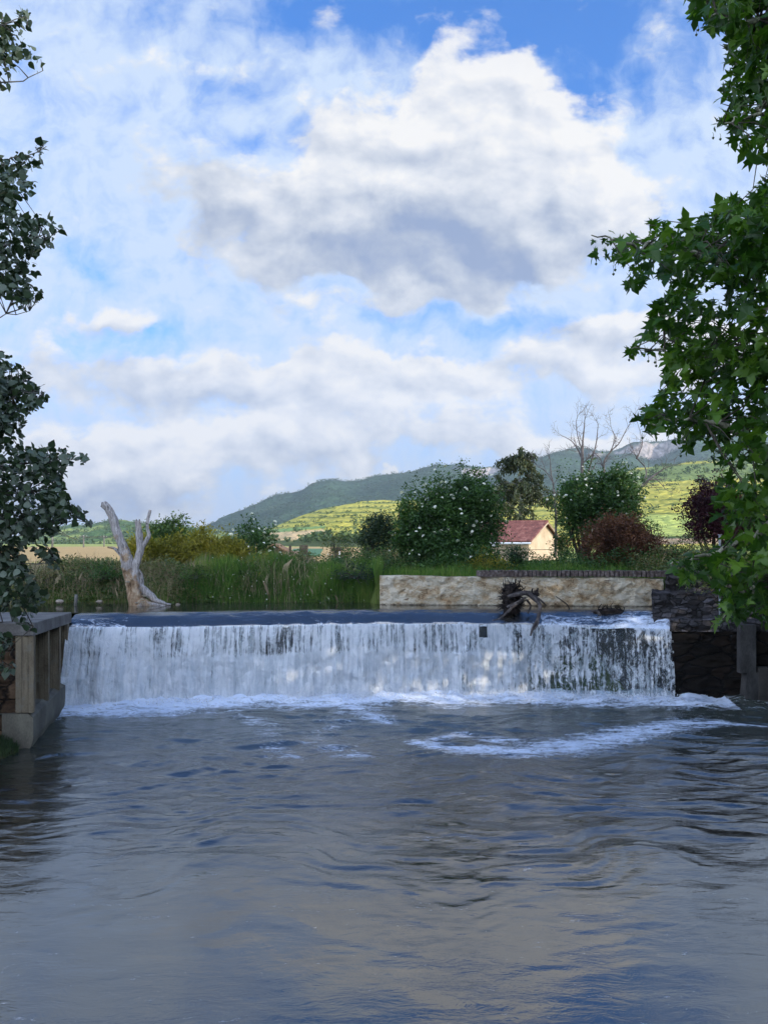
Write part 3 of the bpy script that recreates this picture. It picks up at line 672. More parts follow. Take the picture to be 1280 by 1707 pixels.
b = MB(); b.prism([(-9.3, 17.2), (side(17) - .5, 17.2), (side(21.4) - .5, 21.4), (-9.3, 21.4)], -.6, 2.44); b.v[0][:, 2] -= np.where((b.v[0][:, 1] > 20) & (b.v[0][:, 2] > 2), .15, 0)
parts.append(b.build('back_panel', mbase))
ny = 70; yy_ = np.linspace(17.0, 21.45, ny); zz = np.linspace(-.4, .77, 16); A, B = np.meshgrid(yy_, zz, indexing='ij')
X = np.array([side(v) for v in yy_])[:, None] + .012 - .02 + .05 * sm(.15 - B, 0, .2) * (fbm(A * 3, B * 5, 0, 4, 8) - .7) - .12 * (B > .76)
X = np.where(B < .25, X - .10 * sm(.25 - B, 0, .3) * fbm(A * 2.5, 3, 0, 4, 9), X)
V = np.stack([X, A, B], -1).reshape(-1, 3); n0 = len(V); tp_ = [[side(v) - .75, v, .765] for v in yy_]
fr = [[xx, 17.0, z] for xx in np.linspace(-8.32, side(17) - .09, 8) for z in zz]
V = np.vstack([V, tp_, fr]); Fc = grid_faces(ny, 16).tolist() + [[i * 16 + 15, (i + 1) * 16 + 15, n0 + i + 1, n0 + i] for i in range(ny - 1)]
Fc += (grid_faces(8, 16) + n0 + ny).tolist(); k = n0 + ny + 7 * 16; Fc += [[k + j, j, j + 1, k + j + 1] for j in range(15)]
parts.append(mesh('plinth', V, Fc, mbase, smooth=False))
# masonry to the left of the first buttress
uu = np.linspace(-14, -8.02, 110); zz = np.linspace(-.5, 2.47, 60); A, B = np.meshgrid(uu, zz, indexing='ij')
cour = np.abs(((B * 2.1) % 1) - .5) * 2; sh = np.floor(B * 2.1) * .37; ver = np.abs(((A * 1.15 + sh) % 1) - .5) * 2
Y = 17.10 + .05 * sm(cour, .86, .96) + .05 * sm(ver, .90, .97) + .07 * (fbm(A * 3, B * 3, 0, 4, 12) - .5)
parts.append(mesh('stone_face', np.stack([A, Y, B], -1).reshape(-1, 3), grid_faces(110, 60), mrub))
keepworld(cw, *parts)

# ================================================================ far bank wall (rendered rubble) and its brick coping
def rendermat():
    m, t, out = new_mat('old_render'); p = t.v('MULTIPLY', pos(t), (1, 1, 1.7)); z = t.xyz(pos(t))[2]
    w = t.v('ADD', p, t.v('SCALE', t.noise(p, 2.2, 4, .6, out='Color'), scale=.5))
    a = t.noise(w, 1.5, 7, .66); b = t.noise(w, 6.5, 6, .68, .8); e = t.voro(w, 2.6, 'DISTANCE_TO_EDGE')
    c = t.ramp(t.add(a, t.mul(t.sub(b, .5), .6)), [(.22, (.30, .175, .08)), (.42, (.48, .36, .22)), (.55, (.62, .54, .40)), (.8, (.74, .69, .57))])
    c = t.mix(t.ss(t.add(b, t.mul(t.sub(a, .5), -.5)), .60, .68, 0, .8), c, (.15, .08, .035))
    cv_ = t.noise(t.v('MULTIPLY', w, (1, 1, 1.5)), 11, 4, .7, .6); c = t.mix(t.ss(t.add(cv_, t.mul(t.sub(a, .5), -.35)), .60, .67, 0, .8), c, (.09, .055, .03))
    c = t.mix(t.mul(t.ss(e, .035, .0), t.ss(a, .44, .36, 0, .7)), c, (.07, .05, .03))
    c = t.mix(t.ss(t.add(z, t.mul(b, .16)), 2.64, 2.56, 0, .9), c, (.03, .025, .018))
    pbsdf(t, out, c, .93, t.add(t.mul(b, 1.2), t.add(a, t.mul(t.ss(e, 0, .08), .15))), 1.0, .06, .15); return m
def wy_(x): return 25.25 - .085 * (x + .2)
x0, x1 = -.14, 8.75
uu = np.linspace(x0, x1, 260); zz = np.linspace(1.9, 1, 1)
sw = empty('stone_wall', (4.3, 24.9, 2.4), 'cream rendered stone wall along the far bank, patchy with brown stains', 'wall')
nz = 34; A, T = np.meshgrid(uu, np.linspace(0, 1, nz), indexing='ij')
topz = 3.43 + .015 * np.sin(A * 2) + .04 * (fbm(A * 2, 0, 0, 3, 14) - .5) - .005 * A; B = 1.6 + (topz - 1.6) * T
Y = wy_(A) + .15 * (fbm(A * 2.4, B * 3.5, 0, 5, 15) - .5) + .09 * (fbm(A * 8, B * 12, 0, 3, 16) - .5)
V = np.stack([A, Y, B], -1).reshape(-1, 3); n0 = len(V)
V = np.vstack([V, np.stack([uu, wy_(uu) + .42, topz[:, -1]], -1), np.stack([uu, wy_(uu) + .42, np.full(len(uu), 1.6)], -1)])
Fc = grid_faces(len(uu), nz).tolist() + [[i * nz + nz - 1, (i + 1) * nz + nz - 1, n0 + i + 1, n0 + i] for i in range(len(uu) - 1)]
Fc += [[n0 + i, n0 + i + 1, n0 + len(uu) + i + 1, n0 + len(uu) + i] for i in range(len(uu) - 1)]
Fc += [list(range(nz)) + [n0, n0 + len(uu)]]
face = mesh('wall_face', V, Fc, rendermat())
mbr = surf('weathered_brick', [(0, (.035, .025, .02)), (.45, (.11, .08, .068)), (.75, (.20, .165, .145)), (1, (.34, .30, .27))], 9, .9, .7, .012)
b = MB(); x = 3.05
while x < 9.1:
    w = .135 * random.uniform(.85, 1.15); b.box((x, wy_(x) + .17, 3.525 + random.uniform(-.008, .008)), (w - .034, .46, .185), j=.009); x += w
b.box((6.1, wy_(6.1) + .19, 3.49), (6.0, .05, .13))
co = b.build('brick_coping', mbr); keepworld(sw, face, co)

# ================================================================ rough dark abutment on the right
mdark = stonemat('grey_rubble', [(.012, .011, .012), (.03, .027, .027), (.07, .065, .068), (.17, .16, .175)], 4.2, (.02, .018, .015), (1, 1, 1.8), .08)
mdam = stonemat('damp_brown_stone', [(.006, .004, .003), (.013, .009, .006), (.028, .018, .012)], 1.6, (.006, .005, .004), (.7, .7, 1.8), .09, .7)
ab = empty('stone_abutment', (10, 22.5, 0), 'dark rough stone abutment below the tree at the right end of the weir', 'abutment')
def roughface(name, xa, xb, za, zb, Yb, depth, mat, seed, rag=.12, lean=0.0, rt=.06):
    nu, nv = int((xb - xa) / .06) + 2, int((zb - za) / .06) + 2
    U, T = np.meshgrid(np.linspace(xa, xb, nu), np.linspace(0, 1, nv), indexing='ij')
    top = zb + rt * 2 * (fbm(U * 2.5, 0, seed, 4, seed) - .5); Zg = za + (top - za) * T
    vo = fbm(U * 2.6, Zg * 4.2, seed, 5, seed + 1, .6); Yg = Yb - lean * (1 - T) + rag * 2 * (vo - .5) + .05 * sm(np.abs(((Zg * 3.3 + .5 * fbm(U * 1.5, 0, 0, 2, seed)) % 1) - .5), .38, .48)
    V = np.stack([U, Yg, Zg], -1).reshape(-1, 3); n0 = len(V)
    bt = np.stack([U[:, -1] + .36 * depth, np.full(nu, Yb + depth), top[:, -1] + .05 * fbm(U[:, -1] * 3, 3, 0, 3, 5)], -1)
    sl = np.stack([np.full(nv, xa + .36 * depth), np.full(nv, Yb + depth), Zg[0]], -1); sr = np.stack([np.full(nv, xb), np.full(nv, Yb + depth), Zg[-1]], -1)
    V = np.vstack([V, bt, sl, sr])
    Fc = grid_faces(nu, nv).tolist() + [[i * nv + nv - 1, (i + 1) * nv + nv - 1, n0 + i + 1, n0 + i] for i in range(nu - 1)]
    a_ = n0 + nu; Fc += [[j, j + 1, a_ + j + 1, a_ + j] for j in range(nv - 1)]; c_ = a_ + nv; k = (nu - 1) * nv
    Fc += [[k + j, k + j + 1, c_ + j + 1, c_ + j] for j in range(nv - 1)]
    return mesh(name, V, Fc, mat)
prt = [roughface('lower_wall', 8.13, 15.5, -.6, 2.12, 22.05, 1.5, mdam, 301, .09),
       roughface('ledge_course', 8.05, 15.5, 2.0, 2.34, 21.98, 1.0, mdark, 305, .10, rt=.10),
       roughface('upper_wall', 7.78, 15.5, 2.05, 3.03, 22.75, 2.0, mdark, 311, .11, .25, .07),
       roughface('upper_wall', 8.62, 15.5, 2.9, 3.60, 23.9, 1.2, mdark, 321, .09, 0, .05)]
keepworld(ab, *prt)
pl = empty('concrete_pillar', (10.1, 21.8, 0), 'narrow pale concrete pillar standing against the dark right bank wall', 'pillar')
b = MB(); b.box((10.12, 21.80, 1.55), (.44, .22, 1.35), j=.004); mdc = surf('stained_concrete', [(0, (.02, .02, .018)), (.5, (.055, .052, .05)), (1, (.11, .105, .10))], 2.2, .85, .5, .012, stretch=(1, 1, .5)); up_ = b.build('shaft', mdc)
b = MB(); b.box((10.22, 21.86, .25), (.36, .34, 1.3), Matrix.Rotation(R(5), 3, 'Y'), .01); lo_ = b.build('footing', mdc)
keepworld(pl, up_, lo_)
pn = empty('concrete_panel', (11.3, 21.9, 0), 'low dark concrete panel at the foot of the right bank wall beside the pillar', 'panel')
b = MB(); b.box((11.45, 21.82, .35), (2.1, .3, 1.35), j=.01); q = b.build('slab', surf('dark_concrete', [(0, (.02, .018, .016)), (1, (.09, .08, .07))], 2, .8, .6, .02)); keepworld(pn, q)
# wing wall down the left-bank side ahead of the masonry, and metal posts
po = empty('metal_post', (9.72, 22.9, 2.9), 'thin galvanised post rising from the stone wall beside the purple tree', 'post')
b = MB(); b.tube([(9.72, 22.6, 2.2), (9.72, 22.6, 4.72)], .035, 10); b.box((9.72, 22.6, 4.735), (.09, .09, .03)); keepworld(po, b.build('tube', M['metal']))

# ================================================================ dead pollard standing at the water's edge
def deadmat():
    m, t, out = new_mat('dead_wood'); p = pos(t); x, y, z = t.xyz(p)[:3]
    g = t.noise(t.v('MULTIPLY', p, (1, 1, .16)), 22, 5, .7); a = t.noise(p, 2.3, 5, .62); k = t.noise(t.v('MULTIPLY', p, (1, 1, .5)), 7, 4, .7)
    grey = t.ramp(g, [(.3, (.10, .088, .082)), (.5, (.32, .29, .27)), (.72, (.56, .52, .48))])
    bark = t.ramp(k, [(.3, (.10, .05, .022)), (.5, (.28, .19, .115)), (.7, (.52, .42, .30))])
    f = t.ss(t.add(t.mul(t.sub(a, .5), 2.4), t.add(t.mul(t.add(x, 7.95), -.9), t.mul(t.sub(3.55, z), .55))), -.05, .22)
    c = t.mix(f, grey, bark)
    c = t.mix(t.ss(k, .40, .34, 0, .75), c, (.03, .02, .015))
    pbsdf(t, out, c, .9, t.add(g, k), 1.0, .03, .15); return m
mdead = deadmat(); SY = 25.0
def PR(px, py, r, dy=0.0): v = P(px, py, SY + dy); return (v.x, v.y, v.z, 1.1 * r * SY / F)
st = empty('dead_tree', P(231, 1008, SY), 'bleached dead tree with two lopped limbs standing at the water edge', 'dead tree')
def limb(name, pts, k=14, n=6, noise=.22, seed=0, mat=None):
    c = curve(pts, n); b = MB(); b.tube(c[:, :3], c[:, 3], k, noise, True, seed); return b.build(name, mat or mdead, smooth=True)
L = [limb('trunk', [PR(234, 1014, 13), PR(228, 1003, 11.5), PR(224, 985, 10), PR(219, 965, 9.5), PR(214, 948, 9.5), PR(212, 935, 9.0), PR(209, 922, 7.6), PR(204, 908, 7), PR(198, 893, 6.6), PR(192, 875, 6.0), PR(187, 860, 5.6), PR(181, 848, 5.4), PR(176, 842, 5.4), PR(173, 839, 4.8)], 16, 6, .28, 2),
     limb('limb', [PR(231, 1006, 5, -.05), PR(229, 985, 5.5, -.1), PR(225, 960, 5.5, -.1), PR(226, 945, 6, -.05), PR(231, 930, 6.2), PR(234, 912, 5.6), PR(233, 895, 5), PR(231, 880, 4.6), PR(230, 868, 4.4)], 14, 6, .24, 5),
     limb('limb', [PR(234, 925, 3.4), PR(239, 910, 3.4), PR(245, 900, 3.6), PR(249, 892, 2.8), PR(246, 880, 2.5), PR(247, 866, 2.4), PR(251, 850, 1.9)], 10, 5, .2, 7),
     limb('broken_branch', [PR(206, 930, 3.2), PR(199, 920, 3.0), PR(190, 920 - 6, 2.2), PR(180, 912, 1.3)], 8, 5, .25, 9),
     limb('limb', [PR(232, 950, 2), PR(235, 960, 3.5, .1), PR(236, 975, 4.5, .1), PR(234, 990, 6, .1), PR(235, 1005, 8, .05)], 12, 5, .3, 11),
     limb('root', [PR(233, 972, 3.6, .05), PR(241, 984, 5.5), PR(250, 992, 6.0), PR(262, 1001, 4.2), PR(274, 1006, 2.6), PR(285, 1008, 1.2)], 12, 6, .45, 13),
     limb('root', [PR(236, 1000, 5, -.1), PR(246, 1006, 5, -.15), PR(262, 1009, 3, -.1), PR(280, 1010, 1)], 10, 5, .4, 15)]
for cx, cy, w, h in ((171, 839, 3, 3.5), (175, 838.5, 3, 2.5), (179, 845, 2.2, 3), (228, 867, 1.4, 3), (232.5, 866.5, 1.5, 2.5)):
    b = MB(); v = PR(cx, cy, w); b.tube([(v[0], v[1], v[2] - .12), (v[0] + .01, v[1], v[2] + .0), (v[0] - .01, v[1], v[2] + h * .012)], [v[3], v[3] * .8, v[3] * .2], 5, .3); L.append(b.build('splinter', M['grey_twig']))
mfun = surf('bracket_fungus', [(0, (.45, .36, .22)), (1, (.80, .76, .66))], 9, .7, .3, .01)
for px, py, r_ in ((241, 993, 4), (237, 999, 3.6), (239, 1003, 3), (213, 970, 4), (220, 965, 3), (228, 1005, 3)):
    v = P(px, py, SY - .34 if px < 235 else SY - .26); m2 = MB(); q = r_ * SY / F
    a = np.linspace(0, 2 * math.pi, 12, endpoint=False)
    top = [[v.x + q * math.cos(w), v.y + .8 * q * math.sin(w), v.z + .2 * q] for w in a]; bot = [[v.x + .6 * q * math.cos(w), v.y + .05 + .6 * q * math.sin(w), v.z - .35 * q] for w in a]
    m2.raw(top + bot, [[i, (i + 1) % 12, 12 + (i + 1) % 12, 12 + i][::-1] for i in range(12)] + [list(range(12)), [12 + i for i in range(12)][::-1]])
    L.append(m2.build('bracket_fungus', mfun, smooth=False))
keepworld(st, *L)
wp = empty('wooden_post', P(127, 1010, 25.0), 'short weathered wooden post standing in the water left of the dead tree', 'post')
v0, v1 = P(126, 1016, 24.9), P(127.5, 991, 24.9); b = MB(); b.tube([v0, (v0 + v1) / 2, v1], [.05, .055, .045], 9, .2); keepworld(wp, b.build('stake', M['pale_bark'], smooth=True))

# ================================================================ snag of roots stuck on the crest
mroot = surf('wet_root', [(0, (.008, .006, .005)), (.5, (.03, .022, .018)), (1, (.085, .062, .05))], 7, .85, 1.0, .04)
mdrift = surf('driftwood', [(0, (.025, .02, .018)), (.5, (.08, .065, .058)), (1, (.20, .175, .16))], 8, .85, .8, .02, stretch=(1, 1, .5))
rt = np.random.default_rng(12); CY = 23.15
sg = empty('uprooted_stump', P(862, 1028, CY), 'dark tangled root plate of an uprooted stump stranded on the crest of the fall', 'stump')
def blob(name, c, rad, mat, seed, nz=.5, sc=2.2):
    u = np.linspace(0, 2 * math.pi, 56); w = np.linspace(.02, math.pi - .02, 36); A, B = np.meshgrid(u, w, indexing='ij')
    d = np.stack([np.cos(A) * np.sin(B), np.sin(A) * np.sin(B), np.cos(B)], -1)
    f = 1 + nz * 2 * (fbm(d[..., 0] * sc + 5, d[..., 1] * sc + 5, d[..., 2] * sc + 5, 5, seed, .62) - .5); A_ = d * f[..., None] * np.array(rad) + np.array(c)
    return mesh(name, A_.reshape(-1, 3), grid_faces(56, 36), mat)
c0 = P(852, 1003, CY + .05)
L = [blob('root_ball', c0, (.24, .26, .44), mroot, 5, .85, 3.2)]
b = MB()
for i in range(230):                                          # frayed roots all round the plate
    a = rt.uniform(0, 2 * math.pi); el = rt.uniform(-.5, 1.45); d = np.array([math.cos(a) * math.cos(el), math.sin(a) * math.cos(el), math.sin(el)])
    p0 = np.array(c0) + d * np.array([.25, .28, .42]); ln = rt.uniform(.05, .17)
    p1 = p0 + d * ln * .6 + rt.normal(size=3) * .05; p2 = p1 + d * ln * .5 + rt.normal(size=3) * .09
    b.tube([p0, p1, p2], [rt.uniform(.012, .03), .012, .003], 5, .3)
for i in range(46):
    q = np.array(P(rt.uniform(842, 868), rt.uniform(975, 992), CY)); b.tube([q, q + rt.normal(size=3) * .07 + [0, 0, .03], q + rt.normal(size=3) * .10], [.03, .02, .004], 5, .4)
for i in range(26):
    q = np.array(P(rt.uniform(882, 896), rt.uniform(985, 993), CY + .05)); b.tube([q, q + rt.normal(size=3) * .06, q + rt.normal(size=3) * .09], [.035, .022, .004], 5, .4)
L.append(b.build('root_fibres', mroot, smooth=True))
def dr(px, py, r, dy=0): v = P(px, py, CY + dy); return (v.x, v.y, v.z, .78 * r * CY / F)
for pts in ([dr(846, 996, 4, -.35), dr(862, 991, 4.5, -.4), dr(878, 989, 4.5, -.35), dr(889, 997, 4.5, -.35), dr(899, 1007, 4, -.4), dr(899, 1020, 4.2, -.55), dr(896, 1032, 3.6, -.75), dr(888, 1047, 2.6, -.9), dr(884, 1060, 1.6, -.95)],
            [dr(872, 1000, 3, -.2), dr(856, 1010, 3, -.45), dr(846, 1020, 2.6, -.55), dr(833, 1031, 1.8, -.65), dr(820, 1034, .8, -.6)],
            [dr(890, 994, 3, -.3), dr(900, 1000, 2.4, -.2), dr(910, 1009, 1.2, -.1)], [dr(878, 1000, 2.5, -.2), dr(884, 1010, 2, -.1), dr(880, 1022, 2, -.3)],
            [dr(845, 1012, 3, -.3), dr(862, 1004, 3, -.4), dr(876, 996, 2.2, -.35)], [dr(898, 1036, 2, -.8), dr(893, 1046, 1.6, -.95), dr(889, 1050, .9, -1.0)]):
    L.append(limb('root', pts, 10, 5, .35, 21, mdrift))
keepworld(sg, *L)
lg = empty('waterlogged_log', P(1018, 1022, 23.1), 'dark waterlogged log lying on the crest near the right end of the weir', 'log')
L = [blob('log_body', P(1017, 1020, 23.2), (.44, .17, .115), mroot, 8, .38, 2.4)]
b = MB()
for i in range(40):
    q = np.array(P(rt.uniform(996, 1040), rt.uniform(1012, 1022), 23.1)); b.tube([q, q + rt.normal(size=3) * .04 + [0, 0, .03], q + rt.normal(size=3) * .07 + [0, 0, .03]], [.018, .012, .003], 5)
L.append(b.build('twigs', mroot, smooth=True)); L.append(limb('branch', [dr(1001, 1026, 2.5, -.3), dr(993, 1018, 2.2, -.2), dr(984, 1020, 1.2, -.2)], 8, 4, .3, 3, mdrift)); keepworld(lg, *L)
sk = empty('stick', P(946, 1013, 23.6), 'thin broken stick leaning out of the water in front of the cream wall', 'stick')
keepworld(sk, limb('twig', [dr(949, 1016, 1.4, .5), dr(945, 1008, 1.4, .5), dr(936, 1001, 1.3, .5), dr(926, 994, .9, .5)], 7, 4, .2, 3, mroot))

# ================================================================ small house behind the wall
def tilemat():
    m, t, out = new_mat('clay_tiles'); p = pos(t); r_ = t.noise(p, 3.0, 4, .6); a = t.noise(p, 14, 3, .6)
    pbsdf(t, out, t.ramp(t.add(r_, t.mul(t.sub(a, .5), .6)), [(.3, (.10, .045, .042)), (.55, (.22, .085, .065)), (.8, (.36, .20, .16))]), .85, a, .4, .02, .2); return m
mtile = tilemat()
mstucco = surf('ochre_stucco', [(0, (.38, .28, .17)), (.5, (.53, .41, .27)), (1, (.64, .52, .36))], 1.2, .92, .3, .01)
HYy = 52.0
def hp(px, py, dY=0): return P(px, py, HYy + dY)
hs = empty('house', (hp(882, 935).x, HYy, 3.0), 'small ochre house with red tiled roof half hidden between the white-flowered trees', 'house')
# plan: corner nearest the camera, a long wall running back left, a gable wall running back right
cn = np.array([hp(881, 905).x, HYy]); ua = np.array([-.93, .37]); ub = np.array([.62, .785]); La, Lb = 4.5, 4.4
zb, ze, zr = 2.9, CZ + (905 - 901) / F * HYy, CZ + (905 - 871) / F * (HYy + 2)
c1 = cn + ua * La; c2 = cn + ub * Lb; c3 = c1 + ub * Lb; mid0 = cn + ub * Lb / 2; mid1 = mid0 + ua * La
V = [[*cn, zb], [*c1, zb], [*c3, zb], [*c2, zb], [*cn, ze], [*c1, ze], [*c3, ze], [*c2, ze], [*mid0, zr], [*mid1, zr]]
wl = mesh('wall', V, [[0, 1, 5, 4][::-1], [1, 2, 6, 9, 5][::-1], [2, 3, 7, 6][::-1], [3, 0, 4, 8, 7][::-1]], mstucco, smooth=False)
ov = .30; rfv = []; rff = []; nt_ = 96; nd_ = 12
def roofside(p0, p1, q0, q1, up=.05):
    global rfv, rff
    U, T = np.meshgrid(np.linspace(0, 1, nt_), np.linspace(0, 1, nd_), indexing='ij'); base = len(rfv)
    X = (p0 + (p1 - p0) * U[..., None]) * (1 - T[..., None]) + (q0 + (q1 - q0) * U[..., None]) * T[..., None]
    L_ = np.linalg.norm(p1 - p0); X[..., 2] += up + .035 * np.abs(np.sin(U * L_ / .20 * math.pi)) + .03 * ((T * 9) % 1)
    rfv += X.reshape(-1, 3).tolist(); rff += (grid_faces(nt_, nd_) + base).tolist()
def v3(p, z): return np.array([p[0], p[1], z])
sl = (zr - ze) / (Lb / 2)
roofside(v3(cn - ub * ov - ua * ov, ze - sl * ov), v3(c1 - ub * ov + ua * ov, ze - sl * ov), v3(mid0 - ua * ov, zr), v3(mid1 + ua * ov, zr))
roofside(v3(c2 + ub * ov - ua * ov, ze - sl * ov), v3(c3 + ub * ov + ua * ov, ze - sl * ov), v3(mid0 - ua * ov, zr), v3(mid1 + ua * ov, zr))
rf = mesh('roof', rfv, rff, mtile, smooth=True); md = rf.modifiers.new('thick', 'SOLIDIFY'); md.thickness = .06; md.offset = -1
b = MB(); g0 = v3(cn - ub * (ov + .05) - ua * ov, ze - sl * ov - .02); g1 = v3(c1 - ub * (ov + .05) + ua * ov, ze - sl * ov - .02); b.tube([g0, g1], .07, 8); gt_ = b.build('gutter', M['white_paint'])
b = MB(); b.tube([v3(mid0 - ua * ov, zr + .07), v3(mid1 + ua * ov, zr + .07)], .09, 8); rd = b.build('ridge_tiles', mtile, smooth=True)
b = MB(); e0 = v3(cn - ub * ov - ua * (ov - .02), ze - sl * ov - .03); e1 = v3(mid0 - ua * (ov - .02), zr - .03); e2 = v3(c2 + ub * ov - ua * (ov - .02), ze - sl * ov - .03)
b.tube([e0, e1], .06, 4); b.tube([e1, e2], .06, 4); vb = b.build('verge_board', mstucco)
b = MB(); zl = ze - .62; b.tube([v3(c1 - ub * .01, zl), v3(cn - ub * .01, zl)], .018, 4); b.tube([v3(cn - ua * .01, zl), v3(c2 - ua * .01, zl)], .018, 4); cb = b.build('cable', M['soil'])
keepworld(hs, wl, rf, gt_, rd, vb, cb)

# ================================================================ sheds beyond the tall grass
def shed(name, label, px0, px1, pye, pyr, Y, wm, rm, depth=3, group=None, lean=False):
    a, c = P(px0, pye, Y), P(px1, pye, Y); zr_ = CZ + (HY - pyr) / F * Y; zb_ = 3.2; s = empty(name, ((a.x + c.x) / 2, Y, zb_), label, 'shed', group)
    b = MB(); b.box(((a.x + c.x) / 2, Y + depth / 2, (zb_ + a.z) / 2), (c.x - a.x, depth, a.z - zb_)); w_ = b.build('wall', wm)
    x0_, x1_, y0_, y1_ = a.x - .15, c.x + .15, Y - .2, Y + depth + .2; xm = (x0_ + x1_) / 2; V = []
    if lean: V = [[x0_, y0_, a.z + .01], [x1_, y0_, a.z + .01], [x1_, y1_, zr_], [x0_, y1_, zr_]]; Fq = [[0, 1, 2, 3]]
    else: V = [[x0_, y0_, a.z - .05], [xm, y0_, zr_], [x1_, y0_, a.z - .05], [x0_, y1_, a.z - .05], [xm, y1_, zr_], [x1_, y1_, a.z - .05]]; Fq = [[0, 1, 4, 3], [1, 2, 5, 4]]
    r_ = mesh('roof', V, Fq, rm, smooth=False); md = r_.modifiers.new('thick', 'SOLIDIFY'); md.thickness = .09
    L = [w_, r_]
    if not lean: L.append(mesh('gable', [[a.x, Y - .002, a.z], [c.x, Y - .002, a.z], [xm, Y - .002, zr_ - .08]], [[0, 1, 2]], wm, smooth=False))
    b = MB(); b.box((xm, Y - .03, zb_ + .55), (min(.8, (c.x - a.x) * .3), .05, 1.1)); L.append(b.build('door', M['bark']))
    keepworld(s, *L); return s
mgreen = surf('green_sheet', [(0, (.05, .12, .06)), (1, (.11, .22, .10))], 3, .6, .2, .01); mpan = surf('teal_sheet', [(0, (.03, .08, .06)), (1, (.05, .13, .10))], 3, .6, .2, .01)
mcream = surf('cream_board', [(0, (.36, .28, .16)), (1, (.5, .42, .27))], 3, .85, .2, .01); mbrown = surf('brown_board', [(0, (.10, .06, .04)), (1, (.26, .17, .10))], 5, .85, .3, .01)
shed('garden_shed', 'brown gable-ended shed just behind the grass, left of the green-roofed one', 436, 478, 918, 906, 62, mbrown, mbrown)
shed('garden_shed', 'low cream shed with green sheet roof beyond the tall grass', 483, 530, 925, 915, 70, mpan, mgreen, 4, None, True)
shed('garden_shed', 'tiny cream hut squeezed between the brown shed and the green-roofed shed', 477, 491, 926, 919, 58, mcream, mbrown, 1.5, None, True)
hu = empty('small_hut', P(563, 938, 40), 'dark-roofed little box with two white bars in front of the dark bushes', 'hut')
b = MB(); v = P(563, 924, 40); b.box((v.x, v.y + .25, v.z - .25), (.34, .3, .9)); q1 = b.build('body', mbrown)
b = MB(); b.prism([(v.x - .27, v.y - .05), (v.x + .27, v.y - .05), (v.x + .27, v.y + .5), (v.x - .27, v.y + .5)], v.z + .2, v.z + .36); q2 = b.build('roof', M['bark'])
L = [q1, q2]
for d in (-.09, .09): b = MB(); b.box((v.x + d, v.y + .08, v.z - .12), (.09, .03, .55)); L.append(b.build('bar', M['white_paint']))
keepworld(hu, *L)

# ================================================================ power line across the fields
def pole(px, pyt, Y, label, r_=.13, arm=1.3):
    t_ = P(px, pyt, Y); s = empty('utility_pole', (t_.x, Y, 3.35), label, 'pole', 'utility poles in the fields')
    b = MB(); b.tube([(t_.x, Y, 3.0), (t_.x, Y, t_.z)], [r_, r_ * .75], 8); b1_ = b.build('shaft', M['pale_bark'] if Y < 100 else M['concrete'], smooth=True)
    b = MB(); b.box((t_.x, Y - r_, t_.z - .35), (arm, .1, .1)); b2_ = b.build('crossarm', M['grey_twig']); L = [b1_, b2_]
    for d in (-.45, 0, .45): b = MB(); b.tube([(t_.x + d * arm, Y - r_, t_.z - .3), (t_.x + d * arm, Y - r_, t_.z - .12)], .045, 6); L.append(b.build('insulator', M['white_paint']))
    keepworld(s, *L); return t_
pa = pole(88, 872, 75, 'nearest utility pole, half hidden behind the left tree leaves', .11)
pb_ = pole(140, 892, 210, 'pale utility pole on the far edge of the tan field, nearer the left tree', .22, 2)
pc = pole(174, 893, 240, 'pale utility pole on the field edge just left of the dead tree', .22, 2)
pd = P(330, 893, 330); pz = P(-260, 850, 40)
for d, (dz, lab) in zip((-.5, .5), ((0, 'upper thin power cable strung over the fields on the left'), (-.35, 'lower thin power cable strung over the fields on the left'))):
    b = MB(); chain = [pz, pa, pb_, pc, pd]
    for q0, q1_ in zip(chain, chain[1:]):
        pts = [np.array(q0) * (1 - s) + np.array(q1_) * s + np.array([d, 0, -.2 + dz - 4 * (.9 if q0 is not pb_ else .2) * s * (1 - s)]) for s in np.linspace(0, 1, 9)]
        b.tube(pts, [.012 + .00022 * p[1] for p in pts], 4)
    tag(b.build('power_cable', M['bark']), lab, 'cable', 'power cables')

# ================================================================ leaf materials
ML = {}
ML['plane'] = leafmat('plane_leaf', [(.013, .040, .007), (.036, .090, .011), (.11, .20, .020)], trans=.42, gloss=.25, clump=1.2)
ML['poplar'] = leafmat('poplar_leaf', [(.016, .032, .014), (.030, .052, .024), (.055, .085, .04)], back=(.085, .11, .075), trans=.15, gloss=.3, clump=1.5)
ML['elder'] = leafmat('elder_leaf', [(.018, .045, .012), (.040, .090, .020), (.085, .165, .032)], trans=.25, clump=.9)
ML['dark'] = leafmat('dark_leaf', [(.012, .026, .012), (.026, .05, .018), (.045, .075, .022)], trans=.15, clump=1.0)
ML['mid'] = leafmat('mid_leaf', [(.03, .06, .016), (.055, .10, .022), (.10, .16, .035)], trans=.25)
ML['gold'] = leafmat('golden_leaf', [(.10, .10, .012), (.20, .18, .018), (.34, .27, .03)], trans=.3)
ML['spruce'] = leafmat('spruce_needle', [(.016, .028, .010), (.04, .055, .016), (.10, .10, .03)], trans=.1)
ML['rust'] = leafmat('rusty_leaf', [(.04, .020, .010), (.11, .042, .018), (.20, .085, .035)], trans=.2)
ML['purple'] = leafmat('purple_leaf', [(.016, .004, .007), (.038, .008, .014), (.075, .016, .022)], trans=.25)
ML['grass'] = leafmat('grass_blade', [(.028, .075, .010), (.060, .14, .018), (.13, .22, .035), (.28, .26, .09)], trans=.3, clump=.5)
ML['brush'] = leafmat('brush_leaf', [(.026, .055, .014), (.065, .10, .025), (.14, .15, .045), (.22, .14, .07)], trans=.2, clump=.45)
ML['flower'] = leafmat('white_blossom', [(.62, .60, .48), (.8, .78, .68)], trans=.15)
